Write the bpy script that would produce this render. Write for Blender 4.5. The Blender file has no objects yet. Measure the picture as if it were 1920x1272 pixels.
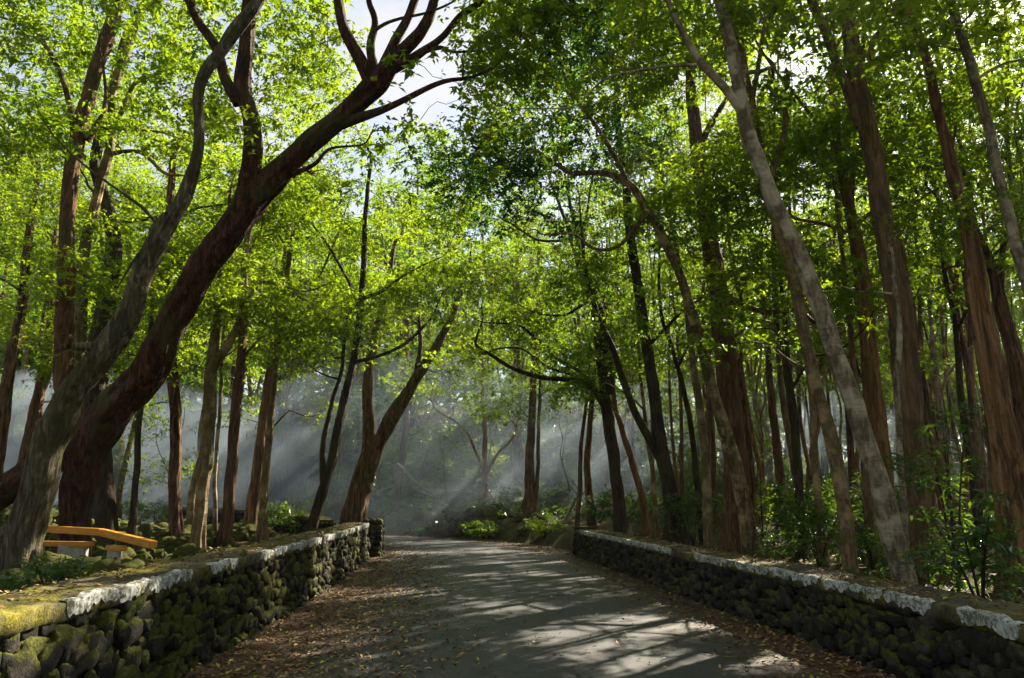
import bpy, math, random
import numpy as np
from mathutils import Vector, Matrix

# ---------------------------------------------------------------- camera
S = bpy.context.scene
COL = S.collection
TILT = math.radians(12.53)
FPX = 1350.0
EYE = 1.6
cam_d = bpy.data.cameras.new("camera")
cam = bpy.data.objects.new("camera", cam_d)
COL.objects.link(cam)
cam.location = (0, 0, EYE)
cam.rotation_euler = (math.radians(90) + TILT, 0, 0)
cam_d.sensor_width = 36
cam_d.lens = FPX / 1920 * 36
cam_d.clip_start = 0.05
cam_d.clip_end = 1000
S.camera = cam
S.render.resolution_x, S.render.resolution_y = 1024, 678

# ---------------------------------------------------------------- light
SUN_AZ, SUN_EL = math.radians(40), math.radians(37)
w = bpy.data.worlds.new("World")
S.world = w
w.use_nodes = True
nt = w.node_tree
bg = nt.nodes["Background"]
sky = nt.nodes.new("ShaderNodeTexSky")
sky.sky_type = 'NISHITA'
sky.sun_disc = False
sky.sun_elevation = SUN_EL
sky.sun_rotation = SUN_AZ
# thin bright cloud over the sky
tcw = nt.nodes.new("ShaderNodeTexCoord"); nzw = nt.nodes.new("ShaderNodeTexNoise")
nzw.inputs["Scale"].default_value = 2.6; nzw.inputs["Detail"].default_value = 7; nzw.inputs["Roughness"].default_value = .6
nt.links.new(tcw.outputs["Generated"], nzw.inputs["Vector"])
crw = nt.nodes.new("ShaderNodeMapRange"); nt.links.new(nzw.outputs["Fac"], crw.inputs[0])
crw.inputs[1].default_value = .38; crw.inputs[2].default_value = .58; crw.inputs[4].default_value = .85
mxw = nt.nodes.new("ShaderNodeMix"); mxw.data_type = 'RGBA'
nt.links.new(crw.outputs[0], mxw.inputs[0]); nt.links.new(sky.outputs[0], mxw.inputs[6])
mxw.inputs[7].default_value = (4.0, 3.95, 3.9, 1)
nt.links.new(mxw.outputs[2], bg.inputs[0])
bg.inputs[1].default_value = 0.05
sun_d = bpy.data.lights.new("sun", 'SUN')
sun_d.energy = 5.0
sun_d.angle = math.radians(0.55)
sun_d.color = (1.0, 0.895, 0.70)
sun = bpy.data.objects.new("sun", sun_d)
COL.objects.link(sun)
sdir = Vector((math.sin(SUN_AZ) * math.cos(SUN_EL), math.cos(SUN_AZ) * math.cos(SUN_EL), math.sin(SUN_EL)))
sun.rotation_euler = sdir.to_track_quat('Z', 'Y').to_euler()
sun.location = (20, 20, 40)
S.view_settings.view_transform = 'Standard'
S.view_settings.look = 'None'
S.view_settings.gamma = 1
S.view_settings.exposure = 2.2
cy = S.cycles
cy.max_bounces = 6
cy.diffuse_bounces = 2
cy.glossy_bounces = 2
cy.transmission_bounces = 4
cy.volume_bounces = 0
cy.transparent_max_bounces = 8
cy.sample_clamp_indirect = 4
cy.caustics_reflective = False
cy.caustics_refractive = False
cy.use_denoising = True

RNG = np.random.default_rng(11)
random.seed(5)
SIN = np.sin

# ---------------------------------------------------------------- helpers
def P(px, py, Y):
    """the point at distance Y seen at a place of the 1920-wide photograph"""
    u, v = (px - 960) / FPX, (636 - py) / FPX
    dy = math.cos(TILT) - v * math.sin(TILT)
    dz = math.sin(TILT) + v * math.cos(TILT)
    t = Y / dy
    return np.array((u * t, Y, EYE + dz * t))

def PX(p):
    """pixel of world points (N,3)"""
    p = np.atleast_2d(p)
    x, y, z = p[:, 0], p[:, 1], p[:, 2] - EYE
    zc = y * math.cos(TILT) + z * math.sin(TILT)
    yc = -y * math.sin(TILT) + z * math.cos(TILT)
    zc = np.where(zc < 0.1, 0.1, zc)
    return 960 + FPX * x / zc, 636 - FPX * yc / zc, zc

def smooth(a, b, x):
    t = np.clip((x - a) / (b - a), 0, 1)
    return t * t * (3 - 2 * t)

def catmull(pts, n):
    """resample (k,d) control points to n points on a smooth curve"""
    pts = np.asarray(pts, float)
    if len(pts) == 2:
        t = np.linspace(0, 1, n)[:, None]
        return pts[0] * (1 - t) + pts[1] * t
    e = np.vstack([2 * pts[0] - pts[1], pts, 2 * pts[-1] - pts[-2]])
    seg = np.linalg.norm(np.diff(pts[:, :3], axis=0), axis=1)
    cum = np.r_[0, np.cumsum(seg)]
    s = np.linspace(0, cum[-1], n)
    i = np.clip(np.searchsorted(cum, s, side='right') - 1, 0, len(pts) - 2)
    t = ((s - cum[i]) / np.maximum(seg[i], 1e-9))[:, None]
    p0, p1, p2, p3 = e[i], e[i + 1], e[i + 2], e[i + 3]
    return 0.5 * (2 * p1 + (p2 - p0) * t + (2 * p0 - 5 * p1 + 4 * p2 - p3) * t ** 2 + (3 * p1 - p0 - 3 * p2 + p3) * t ** 3)

def vnoise(p, seed=0):
    """cheap smooth pseudo noise in about [-1,1] from (N,3) points"""
    x, y, z = p[..., 0], p[..., 1], p[..., 2]
    k = seed * 1.7
    return (SIN(1.7 * x + 2.3 * y + 1.1 * z + k) + SIN(-2.9 * x + 1.3 * y + 2.1 * z + 2.2 * k + 1)
            + SIN(4.1 * x - 3.7 * y + 1.9 * z + 3.1 * k + 2) * .6 + SIN(2.3 * x + 5.3 * y - 6.1 * z + k + 4) * .5
            + SIN(7.7 * x + 6.1 * y + 5.3 * z - k) * .3) / 3.0

class Acc:
    """collects numpy verts/faces of one mesh"""
    def __init__(s):
        s.v, s.q, s.t, s.n = [], [], [], 0
    def add(s, v, quads=None, tris=None):
        s.v.append(np.asarray(v, np.float32))
        if quads is not None and len(quads): s.q.append(np.asarray(quads, np.int64) + s.n)
        if tris is not None and len(tris): s.t.append(np.asarray(tris, np.int64) + s.n)
        s.n += len(v)
    def mesh(s, name, mat, smooth_=True, origin=None):
        v = np.vstack(s.v)
        if origin is not None: v = v - np.asarray(origin, np.float32)
        q = np.vstack(s.q) if s.q else np.zeros((0, 4), np.int64)
        t = np.vstack(s.t) if s.t else np.zeros((0, 3), np.int64)
        me = bpy.data.meshes.new(name)
        me.vertices.add(len(v)); me.vertices.foreach_set("co", v.astype(np.float32).ravel())
        loops = np.r_[q.ravel(), t.ravel()].astype(np.int32)
        me.loops.add(len(loops)); me.loops.foreach_set("vertex_index", loops)
        npoly = len(q) + len(t)
        start = np.r_[np.arange(len(q)) * 4, len(q) * 4 + np.arange(len(t)) * 3].astype(np.int32)
        me.polygons.add(npoly); me.polygons.foreach_set("loop_start", start)
        me.polygons.foreach_set("use_smooth", np.full(npoly, smooth_, bool))
        me.update(calc_edges=True); me.validate()
        if mat: me.materials.append(mat)
        return me

def link(name, me, parent=None, loc=(0, 0, 0)):
    o = bpy.data.objects.new(name, me)
    COL.objects.link(o)
    o.location = loc
    if parent: o.parent = parent
    return o

def tag(o, label, cat, group=None, kind=None):
    if kind: o["kind"] = kind
    if label: o["label"] = label
    if cat: o["category"] = cat
    if group: o["group"] = group
    return o

def empty(name, loc, label, cat, group=None):
    e = bpy.data.objects.new(name, None)
    e.empty_display_size = .2
    COL.objects.link(e)
    e.location = loc
    return tag(e, label, cat, group)

def tube(acc, pts, rad, sides=8, rough=0.0, seed=0, cap=True, flute=0.0):
    pts = np.asarray(pts, float); rad = np.asarray(rad, float)
    n = len(pts)
    tan = np.gradient(pts, axis=0)
    tan /= np.linalg.norm(tan, axis=1)[:, None] + 1e-9
    ref = np.array((1.0, 0.05, 0.02)) if abs(tan[0][0]) < .9 else np.array((0, 1.0, 0))
    a = ref - tan * (tan @ ref)[:, None]
    a /= np.linalg.norm(a, axis=1)[:, None] + 1e-9
    b = np.cross(tan, a)
    th = np.linspace(0, 2 * np.pi, sides, endpoint=False)
    r = rad[:, None] * np.ones((1, sides))
    if rough > 0:
        L = np.r_[0, np.cumsum(np.linalg.norm(np.diff(pts, axis=0), axis=1))][:, None]
        ph = seed * 2.31
        r = r * (1 + rough * (.5 * SIN(3 * th[None] + 1.1 * L + ph) + .35 * SIN(5 * th[None] - 2.3 * L + 2 * ph)
                 + .35 * SIN(2 * th[None] + 4.7 * L + 3 * ph) + .3 * SIN(7 * th[None] + 8 * L + ph)))
    if sides >= 18:
        Lr = np.r_[0, np.cumsum(np.linalg.norm(np.diff(pts, axis=0), axis=1))][:, None]
        wv = 7 * th[None] + 1.6 * SIN(1.3 * Lr + seed) + .9 * SIN(4.1 * Lr)
        r = r * (1 + .05 * SIN(wv) * (1 + .6 * SIN(3.3 * Lr + 2 * th[None])) + .03 * SIN(15 * th[None] + 2.5 * SIN(2.7 * Lr + seed)) + .02 * SIN(11 * Lr + 2 * th[None]) * SIN(3.7 * Lr + th[None]))
    if flute > 0:
        h = pts[:, 2] - pts[0, 2]
        fl = flute * np.exp(-np.clip(h, 0, None) / .45)[:, None]
        r = r * (1 + fl * (.75 + .5 * SIN(5 * th[None] + seed) + .25 * SIN(3 * th[None] + 2 * seed)))
    ring = pts[:, None, :] + r[..., None] * (np.cos(th)[None, :, None] * a[:, None] + np.sin(th)[None, :, None] * b[:, None])
    v = ring.reshape(-1, 3)
    i = np.arange(n - 1)[:, None] * sides
    j = np.arange(sides)[None]
    k = (j + 1) % sides
    q = np.stack([i + j, i + k, i + sides + k, i + sides + j], -1).reshape(-1, 4)
    tr = None
    if cap:
        v = np.vstack([v, pts[-1] + tan[-1] * rad[-1] * .6])
        c = n * sides
        jj = np.arange(sides)
        tr = np.stack([(n - 1) * sides + jj, (n - 1) * sides + (jj + 1) % sides, np.full(sides, c)], -1)
    acc.add(v, q, tr)

def leaves(acc, cen, rad, rng, whorls=8, per=6, L=.11, W=.05, flat=.28, fold=.12):
    """umbrella-like whorls of leaves spread over flattened pads"""
    cen = np.asarray(cen, float); N = len(cen)
    if N == 0: return
    M = N * whorls
    c = np.repeat(cen, whorls, 0)
    R = np.repeat(np.broadcast_to(rad, (N,)), whorls)
    r = np.sqrt(rng.random(M)) ; a = rng.random(M) * 2 * np.pi
    off = np.stack([r * np.cos(a), r * np.sin(a), rng.normal(0, flat, M) - .25 * r * r], -1) * R[:, None]
    wc = c + off
    K = M * per
    base = np.repeat(wc, per, 0) + rng.normal(0, L * .25, (K, 3))
    az = np.repeat(rng.random(M) * 6.28, per) + np.tile(np.arange(per) * 2 * np.pi / per, M) + rng.normal(0, .35, K)
    dr = rng.normal(.35, .38, K)
    sc = np.repeat(np.repeat(rng.uniform(.75, 1.25, N), whorls) * rng.uniform(.6, 1.45, M), per)[:, None]
    l = L * rng.uniform(.7, 1.25, K)[:, None] * sc
    d = np.stack([np.cos(az) * np.cos(dr), np.sin(az) * np.cos(dr), -np.sin(dr)], -1)
    s = np.stack([-np.sin(az), np.cos(az), rng.normal(0, .45, K)], -1)
    s /= np.linalg.norm(s, axis=1)[:, None]
    ww = W * rng.uniform(.7, 1.2, K)[:, None] * .5 * sc
    up = np.array((0, 0, 1.0))
    m = base + d * l * .48 + up * l * fold
    v = np.stack([base, m + s * ww, base + d * l, m - s * ww], 1).reshape(-1, 3)
    if fold > 0:
        i = np.arange(K)[:, None] * 4
        acc.add(v, None, np.vstack([i + [0, 2, 1], i + [0, 3, 2]]))
    else:
        acc.add(v, (np.arange(K)[:, None] * 4 + [0, 3, 2, 1]))

# ---------------------------------------------------------------- terrain
ROAD = np.array([(.3, -14), (.3, 0), (.22, 7), (-.1, 12), (-.7, 17), (-1.35, 21.5), (-2.6, 25.5), (-5.4, 29.2), (-11, 32), (-22, 33.5), (-48, 34)], float)
RC = catmull(np.c_[ROAD, np.zeros(len(ROAD))], 260)[:, :2]
RT = np.gradient(RC, axis=0); RT /= np.linalg.norm(RT, axis=1)[:, None]
def road_s(x, y):
    x = np.asarray(x, float); y = np.asarray(y, float)
    sh = x.shape; x = x.ravel(); y = y.ravel()
    out = np.empty(len(x))
    for k in range(0, len(x), 4000):
        dx = x[k:k + 4000, None] - RC[None, :, 0]; dy = y[k:k + 4000, None] - RC[None, :, 1]
        i = np.argmin(dx * dx + dy * dy, 1); j = np.arange(len(i))
        out[k:k + 4000] = dx[j, i] * RT[i, 1] - dy[j, i] * RT[i, 0]
        far = np.hypot(dx[j, i], dy[j, i])
        out[k:k + 4000] = np.sign(out[k:k + 4000] + 1e-9) * far
    return out.reshape(sh)
def ground_z(x, y):
    x = np.asarray(x, float); y = np.asarray(y, float)
    s = road_s(x, y)
    n = .5 * SIN(.7 * x + .4 * y) + .5 * SIN(.31 * x - .9 * y + 2) + .35 * SIN(2.1 * x + 1.7 * y)
    right = .5 * smooth(3.3, 4.4, s) + (.10 * n + .9 * smooth(8, 50, s)) * smooth(4, 9, s)
    bankw = smooth(24, 35, y) * (1 - .72 * smooth(4, 17, x))
    bank = bankw * (.5 * smooth(3.1, 4.3, s) + 9 * smooth(3.2, 42, s) + .35 * n * smooth(4, 10, s))
    left = .42 * smooth(3.3, 4.3, -s) + 1.15 * smooth(7.5, 15, -s) * smooth(11, 20, y) + .12 * n * smooth(5, 9, -s) + 3.5 * smooth(16, 60, -s)
    return np.where(s > 0, right + bank, left)
def gz(x, y): return float(ground_z(np.array([x]), np.array([y]))[0])

# ---------------------------------------------------------------- materials
class NB:
    def __init__(s, name):
        s.m = bpy.data.materials.new(name); s.m.use_nodes = True
        s.t = s.m.node_tree; s.t.nodes.clear()
        s.out = s.n("ShaderNodeOutputMaterial")
    def n(s, ty, **kw):
        nd = s.t.nodes.new(ty)
        for k, v in kw.items():
            if k[0] == 'i' and k[1:].isdigit(): nd.inputs[int(k[1:])].default_value = v
            else: setattr(nd, k, v)
        return nd
    def l(s, a, b): s.t.links.new(a, b)
    def noise(s, vec, scale, detail=4, rough=.55, dist=0):
        nd = s.n("ShaderNodeTexNoise"); s.l(vec, nd.inputs["Vector"])
        nd.inputs["Scale"].default_value = scale; nd.inputs["Detail"].default_value = detail
        nd.inputs["Roughness"].default_value = rough; nd.inputs["Distortion"].default_value = dist
        return nd.outputs["Fac"]
    def ramp(s, fac, stops):
        nd = s.n("ShaderNodeValToRGB"); s.l(fac, nd.inputs[0])
        e = nd.color_ramp.elements
        while len(e) < len(stops): e.new(.5)
        for k, (p, c) in enumerate(stops):
            e[k].position = p; e[k].color = (*c, 1) if len(c) == 3 else c
        return nd.outputs[0]
    def mix(s, fac, a, b, mode='MIX'):
        nd = s.n("ShaderNodeMix", data_type='RGBA', blend_type=mode)
        if isinstance(fac, (int, float)): nd.inputs[0].default_value = fac
        else: s.l(fac, nd.inputs[0])
        for sock, val in ((6, a), (7, b)):
            if isinstance(val, tuple): nd.inputs[sock].default_value = (*val, 1)
            else: s.l(val, nd.inputs[sock])
        return nd.outputs[2]
    def math(s, op, a, b=None, clamp=False):
        nd = s.n("ShaderNodeMath", operation=op, use_clamp=clamp)
        for k, v in enumerate((a, b)):
            if v is None: continue
            if isinstance(v, (int, float)): nd.inputs[k].default_value = v
            else: s.l(v, nd.inputs[k])
        return nd.outputs[0]
    def map(s, vec, sc):
        nd = s.n("ShaderNodeMapping"); s.l(vec, nd.inputs[0]); nd.inputs["Scale"].default_value = sc
        return nd.outputs[0]
    def princ(s, col, rough=.85, bump=None, bs=.4, bd=.02, spec=.3):
        p = s.n("ShaderNodeBsdfPrincipled")
        if isinstance(col, tuple): p.inputs["Base Color"].default_value = (*col, 1)
        else: s.l(col, p.inputs["Base Color"])
        if isinstance(rough, (int, float)): p.inputs["Roughness"].default_value = rough
        else: s.l(rough, p.inputs["Roughness"])
        p.inputs["Specular IOR Level"].default_value = spec
        if bump is not None:
            b = s.n("ShaderNodeBump"); b.inputs["Strength"].default_value = bs; b.inputs["Distance"].default_value = bd
            s.l(bump, b.inputs["Height"]); s.l(b.outputs[0], p.inputs["Normal"])
        s.l(p.outputs[0], s.out.inputs[0])
        return p

def bark(name, dark, mid, light, moss=.35, rings=False, vs=1.4):
    b = NB(name)
    tc = b.n("ShaderNodeTexCoord").outputs["Object"]
    v = b.map(tc, (9, 9, vs))
    n1 = b.noise(v, 2.2, 5, .62, .4)
    n2 = b.noise(tc, 1.1, 3)
    n3 = b.noise(tc, 26, 4, .7)
    c = b.ramp(n1, [(.28, dark), (.5, mid), (.72, light)])
    c = b.mix(b.math('MULTIPLY', n3, .55), c, dark, 'MIX')
    n5 = b.noise(b.map(tc, (5, 5, .9)), 1.7, 4, .65, .8)
    c = b.mix(b.ramp(n5, [(.42, (.85, .85, .85)), (.52, (0, 0, 0))]), c, dark)
    h = b.math('ADD', b.math('ADD', b.math('MULTIPLY', n1, 1.4), b.math('MULTIPLY', n3, .4)), b.math('MULTIPLY', n5, 1.6))
    if rings:
        w = b.map(tc, (1.2, 1.2, 9))
        n4 = b.noise(w, 1.6, 3, .6, .6)
        c = b.mix(b.ramp(n4, [(.56, (0, 0, 0)), (.66, (.6, .6, .6))]), c, dark)
        c = b.mix(b.ramp(b.noise(tc, 2.7, 4), [(.5, (0, 0, 0)), (.6, (.8, .8, .8))]), c, light)
        h = b.math('ADD', b.math('MULTIPLY', n1, .5), b.math('MULTIPLY', n4, .5))
    oi = b.n("ShaderNodeObjectInfo").outputs["Random"]
    c = b.mix(b.math('MULTIPLY', oi, .35), c, mid)
    mm = b.ramp(b.math('ADD', n2, b.math('MULTIPLY', b.noise(tc, 9, 3), .35)), [(.86 - moss, (0, 0, 0)), (.98 - moss, (1, 1, 1))])
    c = b.mix(b.math('MULTIPLY', mm, .75), c, (.062, .058, .016))
    b.princ(c, .88, h, 1.0, .055, .25)
    return b.m

BK = {
    'giant': bark("bark_furrowed_brown", (.010, .004, .002), (.085, .030, .013), (.27, .11, .05), .2),
    'mossy': bark("bark_grey_mossy", (.02, .015, .008), (.17, .135, .085), (.42, .37, .28), .24),
    'red': bark("bark_red_brown", (.022, .011, .006), (.19, .09, .042), (.38, .21, .11), .16),
    'dark': bark("bark_dark", (.012, .009, .006), (.065, .042, .024), (.16, .11, .065), .2),
    'pale': bark("bark_pale_grey", (.03, .022, .013), (.23, .18, .115), (.44, .38, .28), .14, rings=True, vs=3),
    'olive': bark("bark_mossy_olive", (.035, .023, .012), (.22, .15, .07), (.38, .28, .15), .2, rings=True, vs=3),
    'tan': bark("bark_tan_streaked", (.04, .02, .01), (.30, .155, .065), (.48, .30, .15), .1, vs=.35),
    'grey': bark("bark_grey_brown", (.024, .014, .008), (.21, .13, .065), (.38, .25, .14), .14),
}

def leafmat(name, c1, c2, tr1, tr2, gloss=.45, mixf=.55):
    b = NB(name)
    isl = b.n("ShaderNodeNewGeometry").outputs["Random Per Island"]
    oi = b.n("ShaderNodeObjectInfo").outputs["Random"]
    tc = b.n("ShaderNodeTexCoord").outputs["Object"]
    cl = b.noise(tc, .55, 3)
    f = b.math('ADD', b.math('MULTIPLY', isl, .45), b.math('ADD', b.math('MULTIPLY', cl, .5), b.math('MULTIPLY', oi, .25)), True)
    f = b.math('SUBTRACT', f, .1, True)
    col = b.mix(f, c1, c2)
    trc = b.mix(f, tr1, tr2)
    p = b.n("ShaderNodeBsdfPrincipled")
    b.l(col, p.inputs["Base Color"]); p.inputs["Roughness"].default_value = gloss
    p.inputs["Specular IOR Level"].default_value = .5
    t = b.n("ShaderNodeBsdfTranslucent"); b.l(trc, t.inputs[0])
    m = b.n("ShaderNodeMixShader"); m.inputs[0].default_value = mixf
    b.l(p.outputs[0], m.inputs[1]); b.l(t.outputs[0], m.inputs[2])
    b.l(m.outputs[0], b.out.inputs[0])
    return b.m
LF = leafmat("leaf_fresh", (.025, .065, .010), (.075, .10, .012), (.09, .24, .006), (.43, .53, .014))
LD = leafmat("leaf_deep_green", (.016, .05, .014), (.045, .085, .016), (.05, .16, .008), (.25, .36, .012))
LO = leafmat("leaf_shaded_overhang", (.012, .045, .016), (.035, .075, .016), (.02, .09, .012), (.10, .22, .012))  # darker leaf copy: shade of the unlit overhang put into the colour
LG = leafmat("leaf_glossy", (.02, .06, .018), (.05, .09, .02), (.08, .2, .015), (.25, .38, .02), .28, .35)

def ground_material():
    b = NB("forest_floor")
    tc = b.n("ShaderNodeTexCoord").outputs["Object"]
    n1 = b.noise(tc, .45, 5, .6); n2 = b.noise(tc, 6, 6, .7); n3 = b.noise(tc, 38, 4, .7)
    c = b.ramp(n2, [(.3, (.018, .012, .007)), (.5, (.055, .034, .018)), (.68, (.12, .075, .04))])
    c = b.mix(b.ramp(n1, [(.42, (0, 0, 0)), (.6, (1, 1, 1))]), c, b.mix(n3, (.02, .032, .007), (.085, .10, .018)))
    b.princ(c, .95, b.math('ADD', n2, b.math('MULTIPLY', n3, .4)), .8, .06, .15)
    return b.m
def road_material():
    b = NB("asphalt")
    tc = b.n("ShaderNodeTexCoord").outputs["Object"]
    at = b.n("ShaderNodeAttribute", attribute_name="edge").outputs["Fac"]
    n0 = b.noise(tc, .6, 4); n1 = b.noise(tc, 5, 5, .65); n3 = b.noise(tc, 90, 3, .6)
    vo = b.n("ShaderNodeTexVoronoi"); vo.inputs["Scale"].default_value = 160; b.l(tc, vo.inputs["Vector"])
    c = b.ramp(b.math('ADD', b.math('MULTIPLY', n3, .7), b.math('MULTIPLY', n1, .3)), [(.38, (.014, .014, .017)), (.5, (.036, .036, .039)), (.64, (.09, .09, .092))])
    c = b.mix(b.ramp(n0, [(.4, (0, 0, 0)), (.65, (.6, .6, .6))]), c, (.035, .034, .036))
    vc = b.n("ShaderNodeTexVoronoi", feature='DISTANCE_TO_EDGE'); vc.inputs["Scale"].default_value = .55
    nv = b.n("ShaderNodeTexNoise"); nv.inputs["Scale"].default_value = 2.2; nv.inputs["Detail"].default_value = 5; b.l(tc, nv.inputs["Vector"])
    vm = b.n("ShaderNodeVectorMath", operation='MULTIPLY_ADD'); b.l(nv.outputs["Color"], vm.inputs[0]); vm.inputs[1].default_value = (.9, .9, .9); b.l(tc, vm.inputs[2])
    b.l(vm.outputs[0], vc.inputs["Vector"])
    crk = b.math('MULTIPLY', b.ramp(vc.outputs["Distance"], [(.0, (1, 1, 1)), (.009, (0, 0, 0))]), b.ramp(n0, [(.48, (0, 0, 0)), (.56, (1, 1, 1))]))
    c = b.mix(b.math('MULTIPLY', crk, .75), c, (.012, .011, .01))
    lit = b.ramp(b.noise(tc, 22, 4, .7), [(.3, (.022, .013, .008)), (.5, (.075, .042, .022)), (.7, (.16, .10, .055))])
    e = b.math('ADD', at, b.math('MULTIPLY', b.math('SUBTRACT', n1, .5), .55))
    e = b.math('ADD', e, b.math('MULTIPLY', b.math('SUBTRACT', n0, .5), .5))
    f = b.ramp(e, [(.50, (0, 0, 0)), (.80, (1, 1, 1))])
    c = b.mix(f, c, lit)
    ht = b.math('ADD', b.math('MULTIPLY', vo.outputs["Distance"], .3), b.math('MULTIPLY', n3, .5))
    b.princ(c, .58, ht, .5, .008, .45)
    return b.m
def stone_material(name, mossiness):
    b = NB(name)
    tc = b.n("ShaderNodeTexCoord").outputs["Object"]
    isl = b.n("ShaderNodeNewGeometry").outputs["Random Per Island"]
    n1 = b.noise(tc, 7, 5, .65); n2 = b.noise(tc, 40, 4, .75); n0 = b.noise(tc, .9, 3)
    c = b.ramp(b.math('ADD', b.math('MULTIPLY', n1, .7), b.math('MULTIPLY', isl, .3)), [(.3, (.010, .009, .007)), (.55, (.032, .028, .022)), (.8, (.10, .088, .07))])
    up = b.n("ShaderNodeSeparateXYZ"); b.l(b.n("ShaderNodeNewGeometry").outputs["Normal"], up.inputs[0])
    mo = b.math('ADD', b.math('ADD', b.math('MULTIPLY', n0, .8), b.math('MULTIPLY', n1, .5)), b.math('MULTIPLY', up.outputs[2], .28))
    mo = b.math('ADD', mo, b.math('MULTIPLY', isl, .2))
    f = b.ramp(mo, [(.98 - mossiness, (0, 0, 0)), (1.0 - mossiness * .75, (1, 1, 1))])
    ms = b.ramp(n2, [(.3, (.02, .026, .005)), (.55, (.065, .07, .010)), (.75, (.17, .15, .022))])
    c = b.mix(f, c, ms)
    b.princ(c, .92, b.math('ADD', n1, b.math('MULTIPLY', n2, .6)), .9, .03, .2)
    return b.m
def moss_top_material():
    b = NB("mossy_coping")
    tc = b.n("ShaderNodeTexCoord").outputs["Object"]
    n0 = b.noise(tc, 1.3, 4, .6); n1 = b.noise(tc, 9, 5, .65); n2 = b.noise(tc, 60, 4, .75)
    ms = b.ramp(b.math('ADD', b.math('MULTIPLY', n2, .55), b.math('MULTIPLY', n1, .45)), [(.38, (.035, .037, .006)), (.5, (.14, .125, .012)), (.62, (.34, .28, .03))])
    st = b.ramp(n1, [(.35, (.03, .026, .02)), (.65, (.14, .12, .09))])
    c = b.mix(b.ramp(b.math('ADD', n0, b.math('MULTIPLY', n1, .4)), [(.55, (1, 1, 1)), (.78, (0, 0, 0))]), st, ms)
    b.princ(c, .95, b.math('ADD', n1, b.math('MULTIPLY', n2, .5)), .9, .03, .15)
    return b.m
def paint_material():
    b = NB("old_white_paint")
    tc = b.n("ShaderNodeTexCoord").outputs["Object"]
    n0 = b.noise(tc, 5, 5, .65); n1 = b.noise(tc, 30, 5, .7)
    c = b.ramp(b.noise(tc, 14, 4, .6), [(.3, (.22, .22, .19)), (.5, (.45, .46, .45)), (.7, (.60, .62, .63))])
    c = b.mix(b.ramp(b.math('ADD', b.math('MULTIPLY', n1, .6), b.math('MULTIPLY', n0, .45)), [(.50, (0, 0, 0)), (.58, (.9, .9, .9))]), c, (.08, .08, .035))
    b.princ(c, .8, n1, .7, .015, .3)
    return b.m
def litter_material():
    b = NB("dry_leaf")
    isl = b.n("ShaderNodeNewGeometry").outputs["Random Per Island"]
    c = b.ramp(isl, [(0, (.05, .024, .011)), (.35, (.13, .065, .028)), (.7, (.27, .15, .07)), (.93, (.40, .26, .13)), (.97, (.55, .42, .04)), (1, (.2, .3, .04))])
    b.princ(c, .7, spec=.3)
    return b.m
def wood_paint_material():
    b = NB("yellow_stained_timber")
    tc = b.n("ShaderNodeTexCoord").outputs["Object"]
    n = b.noise(b.map(tc, (3, 40, 40)), 1.5, 4, .6)
    c = b.ramp(n, [(.3, (.34, .14, .012)), (.6, (.58, .26, .02)), (.8, (.66, .34, .05))])
    b.princ(c, .6, n, .4, .01, .4)
    return b.m
def plain_material(name, a, c2, sc=12, rough=.85):
    b = NB(name)
    tc = b.n("ShaderNodeTexCoord").outputs["Object"]
    n = b.noise(tc, sc, 5, .65)
    b.princ(b.ramp(n, [(.3, a), (.7, c2)]), rough, n, .6, .02, .3)
    return b.m
M_GROUND, M_ROAD = ground_material(), road_material()
M_STONE, M_STONE_L = stone_material("lava_stone", .06), stone_material("mossy_lava_stone", .16)
M_ROCK = stone_material("moss_covered_rock", .55)
M_TOP, M_PAINT, M_LITTER = moss_top_material(), paint_material(), litter_material()
M_TIMBER = wood_paint_material()
M_CONC = plain_material("pale_concrete", (.2, .2, .18), (.45, .44, .4))
M_CORE = plain_material("dark_mortar", (.008, .008, .006), (.022, .02, .014))
M_TWIG = plain_material("dead_wood", (.10, .075, .05), (.30, .25, .19), 30)

# ---------------------------------------------------------------- ground and road
def grid_mesh(xs, ys, zf):
    X, Y = np.meshgrid(xs, ys)
    Z = zf(X, Y)
    v = np.stack([X, Y, Z], -1).reshape(-1, 3)
    nx, ny = len(xs), len(ys)
    i = np.arange(ny - 1)[:, None] * nx; j = np.arange(nx - 1)[None]
    q = np.stack([i + j, i + j + 1, i + nx + j + 1, i + nx + j], -1).reshape(-1, 4)
    return v, q
def spaced(lo, hi, fine_lo, fine_hi, step, grow=1.09):
    a = list(np.arange(fine_lo, fine_hi + 1e-6, step)); d = step
    while a[-1] < hi: d *= grow; a.append(a[-1] + d)
    d = step
    while a[0] > lo: d *= grow; a.insert(0, a[0] - d)
    return np.array(a)
acc = Acc()
def gfun(X, Y):
    Z = ground_z(X, Y)
    s = road_s(X, Y)
    n = vnoise(np.stack([X * 2.2, Y * 2.2, Z], -1), 3) * .06 + vnoise(np.stack([X * 6, Y * 6, Z], -1), 5) * .025
    return np.where(np.abs(s) < 3.7, -.02, Z + n * smooth(3.7, 4.6, np.abs(s)))
acc.add(*grid_mesh(spaced(-140, 140, -20, 20, .3), spaced(-40, 150, -2, 44, .3), gfun))
tag(link("ground", acc.mesh("ground", M_GROUND)), None, None, kind="structure")

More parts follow.
